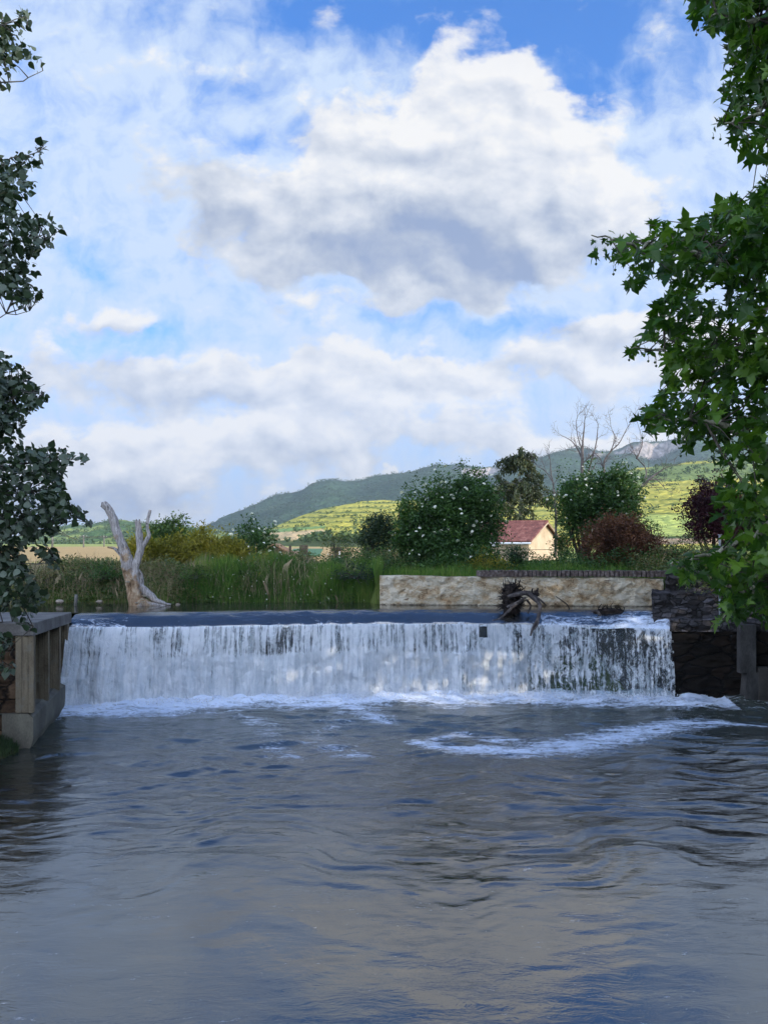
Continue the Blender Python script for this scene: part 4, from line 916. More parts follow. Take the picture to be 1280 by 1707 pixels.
ML['dry'] = leafmat('dry_stalk', [(.12, .085, .05), (.26, .20, .12), (.40, .33, .20)], trans=.1)

# ================================================================ near trees framing the view
def framed_tree(name, label, cat, base, boughs, polys, yr, leafmt, shape, leaf, barkm, ncl, per, spread, seed, crown_c, crown_r, n_out, droop, flat, r_trunk, fruit=None):
    """tree whose in-view foliage keeps to the outline polys; the rest of the crown fills an ellipsoid out of view"""
    r = np.random.default_rng(seed); root = empty(name, base, label, cat)
    wood = MB(); bp = []
    for pts in boughs:
        c = curve(pts, 7); c[1:-1, :3] += r.normal(size=(len(c) - 2, 3)) * .03
        wood.tube(c[:, :3], c[:, 3], 8, .12, seed=seed); bp.append(c)
    keepworld(root, wood.build('trunk', barkm, smooth=True))
    allb = np.vstack(bp)
    def ok(p, pad=0):
        x, y = proj(p); vis = (x > -12) & (x < 1292) & (y > -12) & (y < 1719) & (p[:, 1] > .5)
        ins = np.zeros(len(p), bool)
        for q in polys: ins |= in_poly(x, y, q)
        return ~vis | ins, ins
    cen = []
    for q, dens, (ya, yb) in zip(polys, ncl, yr):
        q_ = np.array(q); k = 0
        while k < dens:
            x = r.uniform(q_[:, 0].min(), q_[:, 0].max()); y = r.uniform(q_[:, 1].min(), q_[:, 1].max())
            if in_poly(np.array([x]), np.array([y]), q)[0]: cen.append(P(x, y, r.uniform(ya, yb))); k += 1
    cen = np.array(cen)
    d = r.normal(size=(n_out, 3)); d /= np.linalg.norm(d, axis=1, keepdims=True)
    oc = np.array(crown_c) + d * (r.uniform(.25, 1, n_out) ** (1 / 2.2))[:, None] * np.array(crown_r)
    keep, ins = ok(oc); oc = oc[keep & ~ins & (oc[:, 1] > .3)]
    cen = np.vstack([cen, oc]); tw = MB(); lp = []
    for i, c in enumerate(cen):
        dd = np.linalg.norm(allb[:, :3] - c, axis=1); j = np.argmin(dd); s = allb[j, :3]
        if dd[j] > .15 and (i < len(cen) - len(oc) or i % 3 == 0):
            m_ = (s + c) / 2 + r.normal(size=3) * .08 * dd[j] + np.array([0, 0, .08 * dd[j]]); rr = min(.022, .006 + .006 * dd[j])
            e = c + (c - s) / dd[j] * spread
            okk, _ = ok(np.array([m_, c, e]))
            if okk[:2].all(): tw.tube([s, m_, c] + ([e] if okk[2] else []), [rr, rr * .6, rr * .35] + ([rr * .2] if okk[2] else []), 4, caps=False)
        lp.append(c + r.normal(size=(per, 3)) * spread * np.array([1, 1, .75]) * r.uniform(.6, 1.25))
    lp = np.vstack(lp); k1, _ = ok(lp); lp = lp[k1]
    V, Fc = leaves(lp, leaf, shape, r, droop, flat, .55)
    keepworld(root, tw.build('twigs', M['bark'], smooth=True), mesh('foliage', V, Fc, leafmt, smooth=False))
    if fruit:
        ico = None
        for (x, y, Y, L) in fruit:
            p = P(x, y, Y)
            if ico is None:
                fb = MB(); u = np.linspace(0, 2 * math.pi, 9)[:-1]
                fb.tube([(0, 0, 0), (0, 0, -.003), (0, 0, -.012), (0, 0, -.024), (0, 0, -.030)], [.002, .009, .0155, .009, .002], 8); ico = fb.build('seed_ball', ML['dark'], smooth=True); o = ico
            else: o = bpy.data.objects.new('seed_ball', ico.data); COL.objects.link(o)
            o.parent = root; o.location = p - Vector(base)
            tb = MB(); tb.tube([(0, 0, 0), (.004, 0, L * .5), (-.006, 0, L)], .0022, 4); s_ = tb.build('fruit_stalk', ML['dark'], o)
    return root
PL_A = [(1158, -60), (1160, 20), (1157, 42), (1185, 58), (1214, 66), (1208, 95), (1212, 118), (1200, 135), (1206, 160), (1196, 180), (1188, 215), (1193, 232), (1216, 222), (1220, 255), (1238, 240), (1243, 268), (1262, 262), (1300, 268), (1400, 270), (1400, -60)]
PL_B = [(1400, 290), (1290, 300), (1262, 302), (1245, 325), (1215, 328), (1175, 350), (1160, 372), (1125, 380), (1112, 366), (1096, 362), (1068, 376), (1090, 400), (1060, 392), (1035, 396), (1000, 374), (974, 396), (992, 410), (990, 440), (1020, 432), (1050, 440), (1042, 475), (1068, 474),
        (1096, 440), (1116, 486), (1108, 500), (1084, 512), (1084, 545), (1098, 558), (1070, 558), (1040, 582), (1062, 592), (1100, 590), (1110, 620), (1098, 655), (1068, 682), (1066, 722), (1082, 728), (1102, 712), (1128, 720), (1122, 752), (1145, 748), (1160, 728), (1178, 735),
        (1176, 765), (1205, 760), (1204, 800), (1196, 850), (1212, 880), (1215, 905), (1170, 912), (1108, 934), (1102, 950), (1128, 950), (1150, 968), (1180, 955), (1188, 975), (1202, 1005), (1186, 1044), (1222, 1040), (1240, 1022), (1262, 1045), (1290, 1040), (1400, 1060)]
PL_C = [(1296, -300), (2050, -300), (2100, 300), (2000, 800), (1700, 980), (1296, 1000)]
TP = (11.2, 10.5, 3.0)
def BP(x, y, Y, r_): v = P(x, y, Y); return (v.x, v.y, v.z, r_)
bo = [[(*TP[:2], 2.8, .42), (11.1, 10.4, 5.0, .36), (10.9, 10.4, 7.0, .32), (10.8, 10.3, 9.5, .24), (10.6, 10.4, 12.5, .12)],
      [(11.0, 10.4, 6.6, .22), (8.6, 10.0, 8.2, .15), BP(1330, 420, 9.4, .10), BP(1230, 440, 9.0, .055), BP(1130, 415, 8.7, .03), BP(1040, 405, 8.5, .016), BP(985, 392, 8.4, .006)],
      [(9.6, 10.2, 7.4, .16), BP(1380, 640, 9.8, .09), BP(1290, 600, 9.3, .06), BP(1200, 590, 9.0, .035), BP(1120, 590, 8.8, .018), BP(1052, 582, 8.6, .006)],
      [(11.1, 10.4, 5.4, .2), (8.2, 9.8, 6.3, .12), BP(1330, 760, 9.2, .08), BP(1230, 720, 8.9, .04), BP(1150, 700, 8.7, .02), BP(1080, 705, 8.6, .006)],
      [(8.2, 9.8, 6.3, .10), BP(1300, 870, 9.3, .06), BP(1240, 900, 9.2, .035), BP(1180, 925, 9.1, .02), BP(1115, 942, 9.0, .006)],
      [BP(1320, 800, 9.2, .07), BP(1285, 930, 9.2, .04), BP(1250, 985, 9.0, .02), BP(1205, 1030, 8.9, .006)],
      [(10.8, 10.3, 9.0, .18), (8.2, 9.4, 10.6, .12), BP(1310, 60, 9.0, .07), BP(1250, 40, 8.7, .035), BP(1180, 30, 8.6, .01)],
      [(8.2, 9.4, 10.6, .10), BP(1320, 160, 9.0, .05), BP(1260, 190, 8.8, .025), BP(1205, 205, 8.7, .008)],
      [BP(1330, 420, 9.4, .07), BP(1270, 520, 9.2, .03), BP(1235, 600, 9.3, .012)],
      [(11, 10.4, 8, .2), (12.5, 8, 10, .12), (13.5, 6, 11, .05)], [(11, 10.4, 9, .2), (13, 12.5, 11, .1), (14.5, 13.5, 12.5, .04)], [(10.9, 10.4, 8, .18), (9.5, 7.5, 10, .1), (8.5, 5.5, 11, .04)]]
fr = [(1025, 448, 8.5, .05), (1022, 455, 8.5, .09), (1046, 478, 8.5, .05), (1108, 500, 8.6, .05), (993, 438, 8.4, .04), (1048, 598, 8.6, .05), (1053, 590, 8.6, .04), (1080, 600, 8.6, .06), (1091, 602, 8.6, .06), (1093, 608, 8.6, .09), (1070, 728, 8.6, .05), (1160, 56, 8.6, .06),
      (1163, 48, 8.6, .05), (1159, 12, 8.6, .06), (1188, 228, 8.7, .05), (1200, 230, 8.7, .05), (1213, 160, 8.7, .06), (1272, 272, 8.8, .05), (1100, 522, 8.6, .05), (1134, 758, 8.7, .05)]
framed_tree('plane_tree', 'tall plane tree with lobed dark green leaves reaching in from the right bank', 'tree', TP, bo, [PL_A, PL_B, PL_C], [(8.0, 10.5), (7.9, 11.0), (7.9, 11.5)], ML['plane'], PLANE, .125, M['plane_bark'],
            [115, 310, 420], 14, .17, 51, (11.0, 9.5, 9.5), (5.5, 6.0, 5.2), 420, .9, .3, .4, fr)

PO_A = [(-120, -40), (0, 14), (20, 42), (34, 14), (52, 14), (50, 44), (38, 60), (58, 82), (80, 112), (66, 122), (40, 116), (18, 130), (20, 156), (2, 156), (-60, 170), (-120, 160)]
PO_B = [(-120, 230), (0, 262), (30, 254), (52, 250), (70, 236), (86, 240), (66, 262), (60, 284), (36, 290), (60, 308), (54, 325), (30, 335), (18, 346), (44, 362), (70, 358), (90, 364), (108, 384), (96, 402), (70, 420), (50, 432), (60, 452), (50, 474), (72, 488), (56, 512), (44, 532), (26, 512), (24, 494), (0, 494), (-120, 520)]
PO_C = [(-120, 560), (0, 588), (22, 586), (18, 604), (46, 616), (56, 640), (80, 652), (70, 676), (46, 702), (30, 730), (12, 742), (60, 744), (84, 738), (100, 748), (112, 734), (112, 758), (140, 754), (156, 768), (134, 776), (112, 772), (104, 800), (112, 834), (140, 852), (160, 880), (140, 878),
        (108, 862), (112, 880), (92, 892), (62, 896), (60, 908), (92, 912), (106, 948), (90, 952), (66, 930), (44, 912), (40, 930), (60, 970), (84, 990), (62, 1022), (50, 1058), (30, 1040), (0, 1016), (-120, 1030)]
PO_D = [(-120, 1040), (0, 1050), (24, 1064), (26, 1080), (8, 1086), (0, 1100), (26, 1108), (28, 1116), (0, 1126), (-120, 1130)]
TQ = (-10.8, 11.0, 3.0)
bo = [[(*TQ[:2], 2.6, .30), (-10.7, 11.0, 5.5, .25), (-10.5, 10.9, 8.5, .20), (-10.3, 10.8, 12, .12), (-10.2, 10.8, 15, .05)]]
for z0, tip, rr in ((8.2, (72, 118, 10.6), .07), (8.5, (44, 28, 10.6), .07), (6.9, (78, 244, 10.6), .07), (6.3, (100, 384, 10.6), .08), (5.7, (50, 518, 10.7), .06), (5.0, (72, 656, 10.6), .07), (4.6, (150, 766, 10.5), .07), (4.2, (150, 872, 10.5), .07),
                    (3.9, (98, 940, 10.5), .05), (3.4, (56, 1045, 10.6), .05), (3.2, (20, 1112, 10.8), .035), (4.4, (60, 820, 10.6), .05), (3.6, (40, 990, 11.2), .05)):
    e = P(*tip); s = Vector((-10.55, 10.9, z0 + .4)); m1_ = s.lerp(e, .45) + Vector((0, 0, .25)); m2_ = s.lerp(e, .8) + Vector((0, 0, .08))
    bo.append([(*s, rr), (*m1_, rr * .55), (*m2_, rr * .25), (*e, .004)])
framed_tree('poplar_tree', 'grey-leaved poplar with small pale-backed leaves leaning in from the left bank', 'tree', TQ, bo, [PO_A, PO_B, PO_C, PO_D], [(9.9, 11.6), (9.9, 11.6), (9.8, 11.8), (9.9, 11.4)], ML['poplar'], POPLAR, .088, M['pale_bark'],
            [75, 165, 460, 55], 20, .14, 61, (-10.6, 11.0, 9.0), (3.6, 3.6, 6.5), 420, .5, .1, .3)

# ================================================================ unseen plane trees added along the right bank to shade the river
def shade_tree(name, label, base, h, rad, seed, group):
    r = np.random.default_rng(seed); base = np.array(base, float); root = empty(name, base, label, 'tree', group); wood = MB()
    wood.tube([base - [0, 0, .4], base + [0, .1, h * .3], base + [.1, 0, h * .6], base + [0, .1, h * .9]], [.42, .33, .2, .05], 9, .1)
    pts, cc = crown_points(base + [0, 0, h * .58], (rad, rad, h * .44), 420, 17, .42, r, .35, .35, seed, -1)
    stems(wood, base + [0, 0, h * .28], cc, r, 40, .10)
    V, Fc = leaves(pts, .30, PLANE, r, .8, .3); keepworld(root, mesh('crown', V, Fc, ML['plane'], smooth=False), wood.build('trunk', M['plane_bark'], smooth=True))
    return root
def copy_shade_tree(o, loc, rz, label, s=1.0):
    c = o.copy(); COL.objects.link(c); c.location = loc; c.rotation_euler = (0, 0, rz); c.scale = (s, s, s); c['label'] = label
    for ch in o.children: d = ch.copy(); COL.objects.link(d); d.parent = c; d.matrix_parent_inverse = ch.matrix_parent_inverse.copy()
    return c
bt = shade_tree('plane_tree', 'unseen plane tree added for shade on the right bank beyond the abutment', (18.3, 22.5, 3.2), 13, 3.9, 71, 'unseen plane trees added to shade the river')
for x, y, s, l in ((16.6, 16.8, 1.0, 'unseen plane tree added for shade behind the near one'), (15.6, 11.4, 1.05, 'unseen plane tree added for shade right behind the near one'), (14.8, 6.0, 1.05, 'unseen plane tree added for shade level with the viewer'), (14.0, .5, 1.1, 'unseen plane tree added for shade just behind the viewer'), (13.5, -5.5, 1.05, 'unseen plane tree added for shade behind the viewer'),
                   (15.5, -12, 1.1, 'farthest unseen plane tree added for shade behind the viewer')):
    copy_shade_tree(bt, (x, y, 3.2), random.uniform(0, 6), l, s)

# ================================================================ shrubs and trees of the far bank
def at(px, py, Y): return np.array(P(px, py, Y))
def bb(px0, px1, pyt, pyb, Y, dy=None):
    """centre and radii of a crown that spans these photo pixels at depth Y"""
    a, b_ = at(px0, pyt, Y), at(px1, pyb, Y); c = (a + b_) / 2; rx = (b_[0] - a[0]) / 2; rz = (a[2] - b_[2]) / 2
    return c, (rx, dy or rx * .8, rz)
fl = ML['flower']
c, q = bb(706, 832, 806, 950, 30.5); bush('elder_shrub', 'large dark green elder covered with round white flower heads, left of the red-roofed house', 'shrub', (c[0], 30.5, 3.3), c, q, 900, 28, .14, .11, OVAL, ML['elder'], seed=81, flowers=(98, .06, fl, 'flower_head'), shoots=60, lumps=.48, n_st=18, lobes=[(at(706, 895, 30.2), (1.0, 1.2, 1.15), 300), (at(738, 855, 30.2), (.9, 1.0, 1.0), 200), (at(790, 832, 30.2), (.75, 1.0, .9), 200), (at(752, 915, 29.8), (1.7, 1.2, .8), 260)])
c, q = bb(660, 706, 835, 950, 30.0); bush('leafy_shrub', 'dark green shrub pressed against the left flank of the big white-flowered elder', 'shrub', (c[0], 30, 3.3), c, q, 220, 24, .14, .11, OVAL, ML['elder'], seed=82, shoots=26)
c, q = bb(602, 660, 852, 955, 32.5); bush('evergreen_shrub', 'rounded dark evergreen bush just left of the big elder', 'shrub', (c[0], 32.5, 3.3), c, q, 420, 26, .12, .09, OVAL, ML['dark'], seed=83, shoots=10, lumps=.15, shell=.3)
c, q = bb(536, 592, 884, 955, 33); bush('scrubby_shrub', 'loose small shrub with thin upright twigs between the tall grass and the evergreen bush', 'shrub', (c[0], 33, 3.3), c, q, 80, 14, .16, .08, OVAL, ML['brush'], seed=84, shoots=40, n_st=40, r0=.03)
c, q = bb(932, 1062, 792, 905, 33.0); bush('elder_tree', 'elder tree with flat white flower heads standing right of the red-roofed house', 'tree', at(972, 948, 33.0), c, (q[0], q[1], q[2]), 640, 24, .16, .125, OVAL, ML['elder'], seed=85, flowers=(70, .055, fl, 'flower_head'), shoots=50, lumps=.45, n_st=16, r0=.09, shell=.4, lobes=[(at(965, 830, 32.6), (.9, 1.0, .8), 130), (at(1030, 825, 32.6), (.9, 1.0, 1.1), 170), (at(1000, 880, 32.8), (1.1, 1.0, .8), 150)])
c, q = bb(986, 1088, 858, 952, 30.0); bush('rusty_shrub', 'rust-brown leaved bush growing above the wall right of the elder tree', 'shrub', (c[0], 30, 3.3), c, q, 620, 22, .13, .085, OVAL, ML['rust'], seed=86, lumps=.38, shoots=50, n_st=30, r0=.025, shell=.35, lobes=[(at(1010, 915, 29.6), (1.1, .9, .9), 200), (at(1065, 920, 29.4), (.9, .8, .7), 160)])
c, q = bb(1148, 1262, 812, 912, 29.5); bush('purple_tree', 'dark purple-leaved tree beyond the wall partly behind the plane leaves', 'tree', at(1192, 950, 29.5), c, q, 520, 24, .14, .10, OVAL, ML['purple'], seed=87, lumps=.38, shell=.35, shoots=30, n_st=14, r0=.06, lobes=[(at(1180, 840, 29.3), (.7, .9, .8), 140), (at(1215, 880, 29.3), (1.2, .9, .9), 160)])
c, q = bb(1072, 1106, 868, 915, 31.5); bush('sapling', 'thin nearly bare sapling between the rusty bush and the purple tree', 'sapling', at(1083, 945, 31.5), c, q, 34, 5, .13, .06, OVAL, ML['brush'], seed=88, shoots=14, n_st=34, r0=.035, bottom=-1)
c, q = bb(384, 455, 878, 935, 31.0); bush('rose_shrub', 'loose green shrub with big white blooms behind the golden bushes', 'shrub', (c[0], 31, 3.3), c, q, 170, 14, .14, .11, OVAL, ML['elder'], seed=89, flowers=(24, .07, fl, 'bloom'), shoots=44, n_st=30, r0=.03)
c, q = bb(250, 316, 874, 930, 36.0); bush('leafy_tree', 'dark green bushy tree rising behind the golden bushes near the dead tree', 'tree', (c[0], 36, 3.3), c, q, 330, 24, .18, .14, OVAL, ML['mid'], seed=90, shoots=34, r0=.08)
for i, (x0, x1, yt, Y, lab) in enumerate(((214, 262, 890, 29.0, 'golden-green bush directly behind the dead tree'), (252, 320, 896, 29.6, 'golden-green bush in front of the dark leafy tree'), (306, 372, 882, 29.2, 'tallest golden-green bush in the middle of the row'),
                                          (358, 418, 898, 28.6, 'golden-green bush at the right end of the row, below the white roses'))):
    c, q = bb(x0, x1, yt, 975, Y); bush('golden_shrub', lab, 'shrub', (c[0], Y, 3.1), c + [0, 0, -.12], q, 380, 20, .13, .13, NARROW * [1, 1.8, 1], ML['gold'], 'golden bushes on the far bank', seed=91 + i, droop=-1.2, flat=-.2, shoots=40, lumps=.3, n_st=40, r0=.02, stem_mat='grey_twig')
for i, (x0, x1, yt, yb, Y, mt, lab) in enumerate(((455, 540, 925, 960, 29.5, 'brush', 'low scrubby bush at the back of the tall grass, below the sheds'), (588, 680, 915, 962, 29.0, 'brush', 'low brownish bush at the foot of the evergreen'), (780, 845, 930, 962, 28.0, 'gold', 'low yellow-green plant clump on the wall top below the elder'),
                                                 (848, 872, 918, 955, 28.6, 'dark', 'small dark leafy plant in front of the ochre house wall'), (1080, 1190, 905, 960, 28.5, 'brush', 'low tangled bush on the wall top beside the rusty bush'), (922, 950, 885, 945, 31.5, 'elder', 'thin leafy shrub covering the right corner of the ochre house'),
    (288, 372, 948, 1006, 26.6, 'mid', 'leafy green bush by the water just right of the dead tree root'), (150, 204, 944, 1004, 26.6, 'elder', 'dark green bush at the water edge just left of the dead tree'), (48, 118, 950, 1004, 26.8, 'brush', 'brown-green bush at the water edge behind the end of the left wall'),
    (556, 632, 944, 1004, 26.3, 'dark', 'dark leafy bush at the water edge beside the left end of the cream wall'), (404, 470, 938, 985, 27.6, 'gold', 'low yellow-green bush in the tall grass below the white roses'))):
    c, q = bb(x0, x1, yt, yb, Y); bush('low_shrub', lab, 'shrub', (c[0], Y, 3.3), c, q, 110, 16, .12, .075, OVAL, ML[mt], seed=101 + i, shoots=30, n_st=18, r0=.02, bottom=-.3)

# spruce with drooping boughs
def spruce(px, pyt, pyb, Y, wpx, seed, label):
    r = np.random.default_rng(seed); base = at(px, pyb, Y); top = at(px, pyt, Y); H_ = top[2] - base[2]; root = empty('spruce_tree', base, label, 'tree'); wood = MB()
    wood.tube([base, base + [0, 0, H_ * .5], top], [.13, .08, .012], 8, .1); lp = []
    for i in range(46):
        f = r.uniform(.30, .97); a = r.uniform(0, 6.28); L_ = wpx / 2 * Y / F * (1.15 - .9 * max(0, (f - .45) / .55) ** 1.2) * r.uniform(.6, 1.15); s = base + [0, 0, f * H_]
        tip = s + np.array([math.cos(a) * L_, math.sin(a) * L_, r.uniform(-.25, .35) * L_]); m_ = (s + tip) / 2 + [0, 0, .18 * L_]
        c = curve([list(s) + [.03], list(m_) + [.018], list(tip) + [.005]], 7); wood.tube(c[:, :3], c[:, 3], 4, caps=False)
        for k in range(3, len(c)):
            n_ = 20; dz = r.uniform(0, .34 * Y / 37, (n_, 1)) * [0, 0, -1.] * (1.2 - .5 * f); lp.append(c[k, :3] + dz + r.normal(size=(n_, 3)) * .055 * Y / 37)
    for f, a_, L_, up in ((.80, math.pi, 1.75, 1.1), (.72, 0.1, 1.5, .5)):                     # the two crooked leaders
        s = base + [0, 0, (f - .18) * H_]; tip = s + np.array([math.cos(a_) * L_, 0, up + .35]); c = curve([list(s) + [.05], list((s + tip) / 2 + [0, 0, .1]) + [.03], list(tip) + [.01]], 9); wood.tube(c[:, :3], c[:, 3], 5)
        for k in range(5, len(c)): lp.append(c[k, :3] + r.uniform(0, .45, (20, 1)) * [0, 0, -1.] + r.normal(size=(20, 3)) * .09)
    lp = np.vstack(lp); V, Fc = leaves(lp, .15 * Y / 37, NARROW * [1, 2.2, 1], r, 1.6, 0); keepworld(root, mesh('foliage', V, Fc, ML['spruce'], smooth=False), wood.build('trunk', M['pale_bark'], smooth=True))
spruce(866, 750, 940, 58, 150, 111, 'droopy olive-green spruce rising behind the red-roofed house')

# leafless trees
def bare(name, label, segs, Y, seed, mat, n_tw=80):
    r = np.random.default_rng(seed); b0 = at(segs[0][0][0], segs[0][0][1], Y); root = empty(name, b0, label, 'bare tree'); wood = MB(); tips = []
    def grow(p, d, L_, r_, lv):
        n_ = 5; pts = [p]; q = p.copy(); dd = d.copy()
        for i in range(n_):
            dd = dd + r.normal(size=3) * .26; dd[2] += .05; dd /= np.linalg.norm(dd); q = q + dd * L_ / n_; pts.append(q.copy())
            if lv > 0 and i > 0:
                for _ in range(r.integers(1, 3)):
                    e = dd + r.normal(size=3) * .75; e /= np.linalg.norm(e); grow(q.copy(), e, L_ * r.uniform(.35, .6), r_ * .5, lv - 1)
        wood.tube(pts, list(np.linspace(r_, r_ * .35, n_ + 1)), 4, caps=False)
    for sg_ in segs:
        pts = [list(at(x, y, Y + dy)) + [.75 * w * Y / F] for x, y, w, dy in sg_]; c = curve(pts, 5); wood.tube(c[:, :3], c[:, 3], 7, .2)
        for k in range(4, len(c), 3):
            dv = c[min(k + 1, len(c) - 1), :3] - c[k - 1, :3]; dv /= np.linalg.norm(dv)
            e = dv + r.normal(size=3) * .8; e /= np.linalg.norm(e); grow(c[k, :3].copy(), e, r.uniform(.45, .95), max(c[k, 3] * .45, .009), 1)
        grow(c[-1, :3].copy(), dv, .7, max(c[-1, 3] * .8, .012), 2)
    keepworld(root, wood.build('branches', mat, smooth=True)); return root
bare('bare_tree', 'leafless grey tree standing up behind the elder, its twigs against the clouds', [[(972, 940, 5, 0), (971, 870, 4.5, 0), (970, 800, 4, 0), (970, 760, 3.2, 0), (971, 735, 2, 0), (974, 705, 1, 0)], [(970, 765, 2.2, 0), (962, 748, 1.8, .1), (952, 735, 1, .1), (940, 728, .6, .1)],
     [(976, 800, 2, 0), (985, 770, 1.8, -.1), (993, 740, 1.3, -.1), (996, 712, .7, -.1)], [(970, 752, 1.5, 0), (962, 725, 1, -.2), (960, 702, .6, -.2)]], 34.5, 121, M['grey_twig'])
bare('bare_tree', 'second leafless tree, slimmer and crooked, right of the taller bare one', [[(1008, 940, 4, 0), (1007, 850, 3.2, 0), (1006, 790, 2.6, 0), (1007, 768, 2, 0), (1018, 752, 1.6, 0), (1032, 738, 1.2, 0), (1044, 715, .8, 0), (1054, 700, .5, 0)], [(1006, 785, 1.6, 0), (1000, 765, 1.2, .1), (990, 755, .8, .1)],
     [(1018, 752, 1.2, 0), (1024, 730, .8, 0), (1018, 712, .5, 0)]], 35.2, 122, M['grey_twig'])
bare('bare_tree', 'leaning leafless tree with wide crooked limbs over the sunny hillside', [[(1040, 930, 5, 0), (1048, 870, 4.6, 0), (1056, 838, 4.2, 0), (1066, 815, 3.4, 0), (1080, 800, 2.8, 0), (1096, 788, 1.8, 0), (1112, 778, .9, 0)], [(1066, 815, 2, 0), (1076, 795, 1.6, 0), (1074, 778, 1.2, 0), (1062, 765, .7, 0)],
     [(1060, 765, 2, 0), (1066, 752, 1.4, 0), (1070, 735, .7, 0), (1062, 705, .4, 0)], [(1080, 800, 1.8, 0), (1094, 800, 1.2, 0), (1106, 812, .6, 0)], [(1074, 778, 1, 0), (1062, 765, 1.5, 0)]], 33.8, 123, M['grey_twig'])
bare('bare_tree', 'small leafless snag poking out between the spruce and the elder tree', [[(925, 930, 3, 0), (926, 860, 2.4, 0), (922, 810, 1.6, 0), (918, 790, 1.4, 0), (917, 772, 1.0, 0)], [(922, 805, 1.2, 0), (908, 785, .9, 0), (896, 778, .5, 0)]], 35.5, 124, M['grey_twig'])

# ================================================================ grass and undergrowth (nobody could count these)
def groundz(x, y): return ground_h(x, y)
def blades(name, xy, hgt, wid, mat, seed, lean=.25, top=None, label='grass'):
    r = np.random.default_rng(seed); x, y = xy; N = len(x); z = groundz(x, y) if top is None else top(x, y)
    a = r.uniform(0, 2 * math.pi, N); h = hgt * r.uniform(.35, 1.1, N) * (.15 + 1.8 * fbm(x * 1.1, y * 1.1, 0, 4, seed)); dx, dy = np.cos(a), np.sin(a); w = wid * r.uniform(.6, 1.3, N); l = lean * h * r.uniform(0, 1.3, N); b_ = r.uniform(0, 6.28, N)
    B0 = np.stack([x - dx * w, y - dy * w, z - .05], -1); B1 = np.stack([x + dx * w, y + dy * w, z - .05], -1)
    Mi = np.stack([x + .35 * l * np.cos(b_), y + .35 * l * np.sin(b_), z + h * .6], -1); T_ = np.stack([x + l * np.cos(b_), y + l * np.sin(b_), z + h * (1 - .25 * l / h)], -1)
    o = np.stack([dx * w * .6, dy * w * .6, 0 * w], -1)
    V = np.stack([B0, B1, Mi + o, T_, Mi - o], 1).reshape(-1, 3)
    return tag(mesh(name, V, np.arange(N * 5).reshape(N, 5), mat, smooth=False), kind='stuff')
r = np.random.default_rng(5)
def region(n_, x0, x1, y0, y1, f=None):
    x = r.uniform(x0, x1, n_ * 3); y = r.uniform(y0, y1, n_ * 3); k = np.ones(len(x), bool) if f is None else f(x, y)
    return x[k][:n_], y[k][:n_]
hx = lambda x: np.clip((x + 7.2) / 1.6, 0, 1)
xx, yy2 = region(52000, -6.8, -.12, 25.0, 28.6, lambda x, y: (groundz(x, y) > 2.42) & (r.uniform(0, 1, len(x)) < hx(x)))
tag(blades('tall_grass', (xx, yy2), .62, .0065, ML['grass'], 131), 'tall green grass standing thick on the far bank behind the weir', 'grass')
xx, yy2 = region(9000, -.3, 9.4, 25.75, 28.5); tag(blades('verge_grass', (xx, yy2), .42, .009, ML['grass'], 132), 'unmown grass growing along the top of the cream wall', 'grass')
xx, yy2 = region(15000, -26, 22, 28.2, 36); tag(blades('meadow_grass', (xx, yy2), .45, .012, ML['grass'], 133), 'rough meadow grass between the shrubs of the far bank', 'grass')
xx, yy2 = region(9000, -17, -1.0, 24.9, 29, lambda x, y: groundz(x, y) > 2.4); tag(blades('dry_stalks', (xx, yy2), .65, .008, ML['dry'], 134, .5), 'dry brown stalks among the brambles behind the dead tree', 'stalks')
def cover(name, n_, x0, x1, y0, y1, hgt, leaf, mat, seed, label, f=None, shape=OVAL):
    q = np.random.default_rng(seed); x = q.uniform(x0, x1, n_ * 2); y = q.uniform(y0, y1, n_ * 2); g_ = groundz(x, y); k = g_ > (2.3 if y0 > 20 else .05)
    if f is not None: k &= f(x, y)
    x, y, g_ = x[k][:n_], y[k][:n_], g_[k][:n_]; bump = fbm(x * .9, y * .9, 0, 3, seed); z = g_ + hgt * bump * q.uniform(0, 1, len(x)) ** .5 * 1.5
    V, Fc = leaves(np.stack([x, y, z], -1), leaf, shape, q, .2, .4); return tag(mesh(name, V, Fc, mat, smooth=False), label, 'brambles', kind='stuff')
cover('brambles', 26000, -20, -4.4, 24.75, 29.0, .62, .085, ML['brush'], 141, 'low tangled brambles covering the far bank left and right of the dead tree')
cover('leafy_undergrowth', 9000, -12.5, -1, 25.0, 27.4, .50, .10, ML['mid'], 142, 'broad-leaved green weeds growing along the far water edge', lambda x, y: fbm(x * .8, y * .8, 0, 3, 7) > .52)
cover('bank_scrub', 22000, -5, 15, 27.4, 32, .95, .09, ML['elder'], 143, 'uneven green scrub under the shrubs behind the cream wall')
cover('bank_scrub', 16000, 8.5, 17, 22.9, 30, .8, .09, ML['brush'], 144, 'scrub over the top of the right abutment')
cover('bank_scrub', 28000, 7.5, 16, -4, 22.5, .6, .17, ML['brush'], 146, 'scrub and nettles down the slope of the right bank')
cover('bank_scrub', 7000, -17, -9.3, -6, 16.6, .6, .11, ML['mid'], 147, 'scrub down the slope of the left bank under the poplar')
# grass tuft at the foot of the concrete wall
q = np.random.default_rng(9); n_ = 5200; a = q.uniform(0, 6.28, n_); rr = np.sqrt(q.uniform(0, 1, n_)); x = -8.75 + rr * np.cos(a) * .95; y = 16.55 + rr * np.sin(a) * .65
tag(blades('grass_tuft', (x, y), .26, .006, ML['dark'], 145, .6, lambda x, y: .02 + .26 * np.clip(1 - ((x + 8.75) / .95) ** 2 - ((y - 16.55) / .65) ** 2, 0, 1)), 'dark tuft of grass on a mud hump at the foot of the left masonry', 'grass')
m2 = blob('mud_hump', (-8.75, 16.6, -.05), (.95, .6, .32), M['soil'], 77, .25); tag(m2, kind='structure')
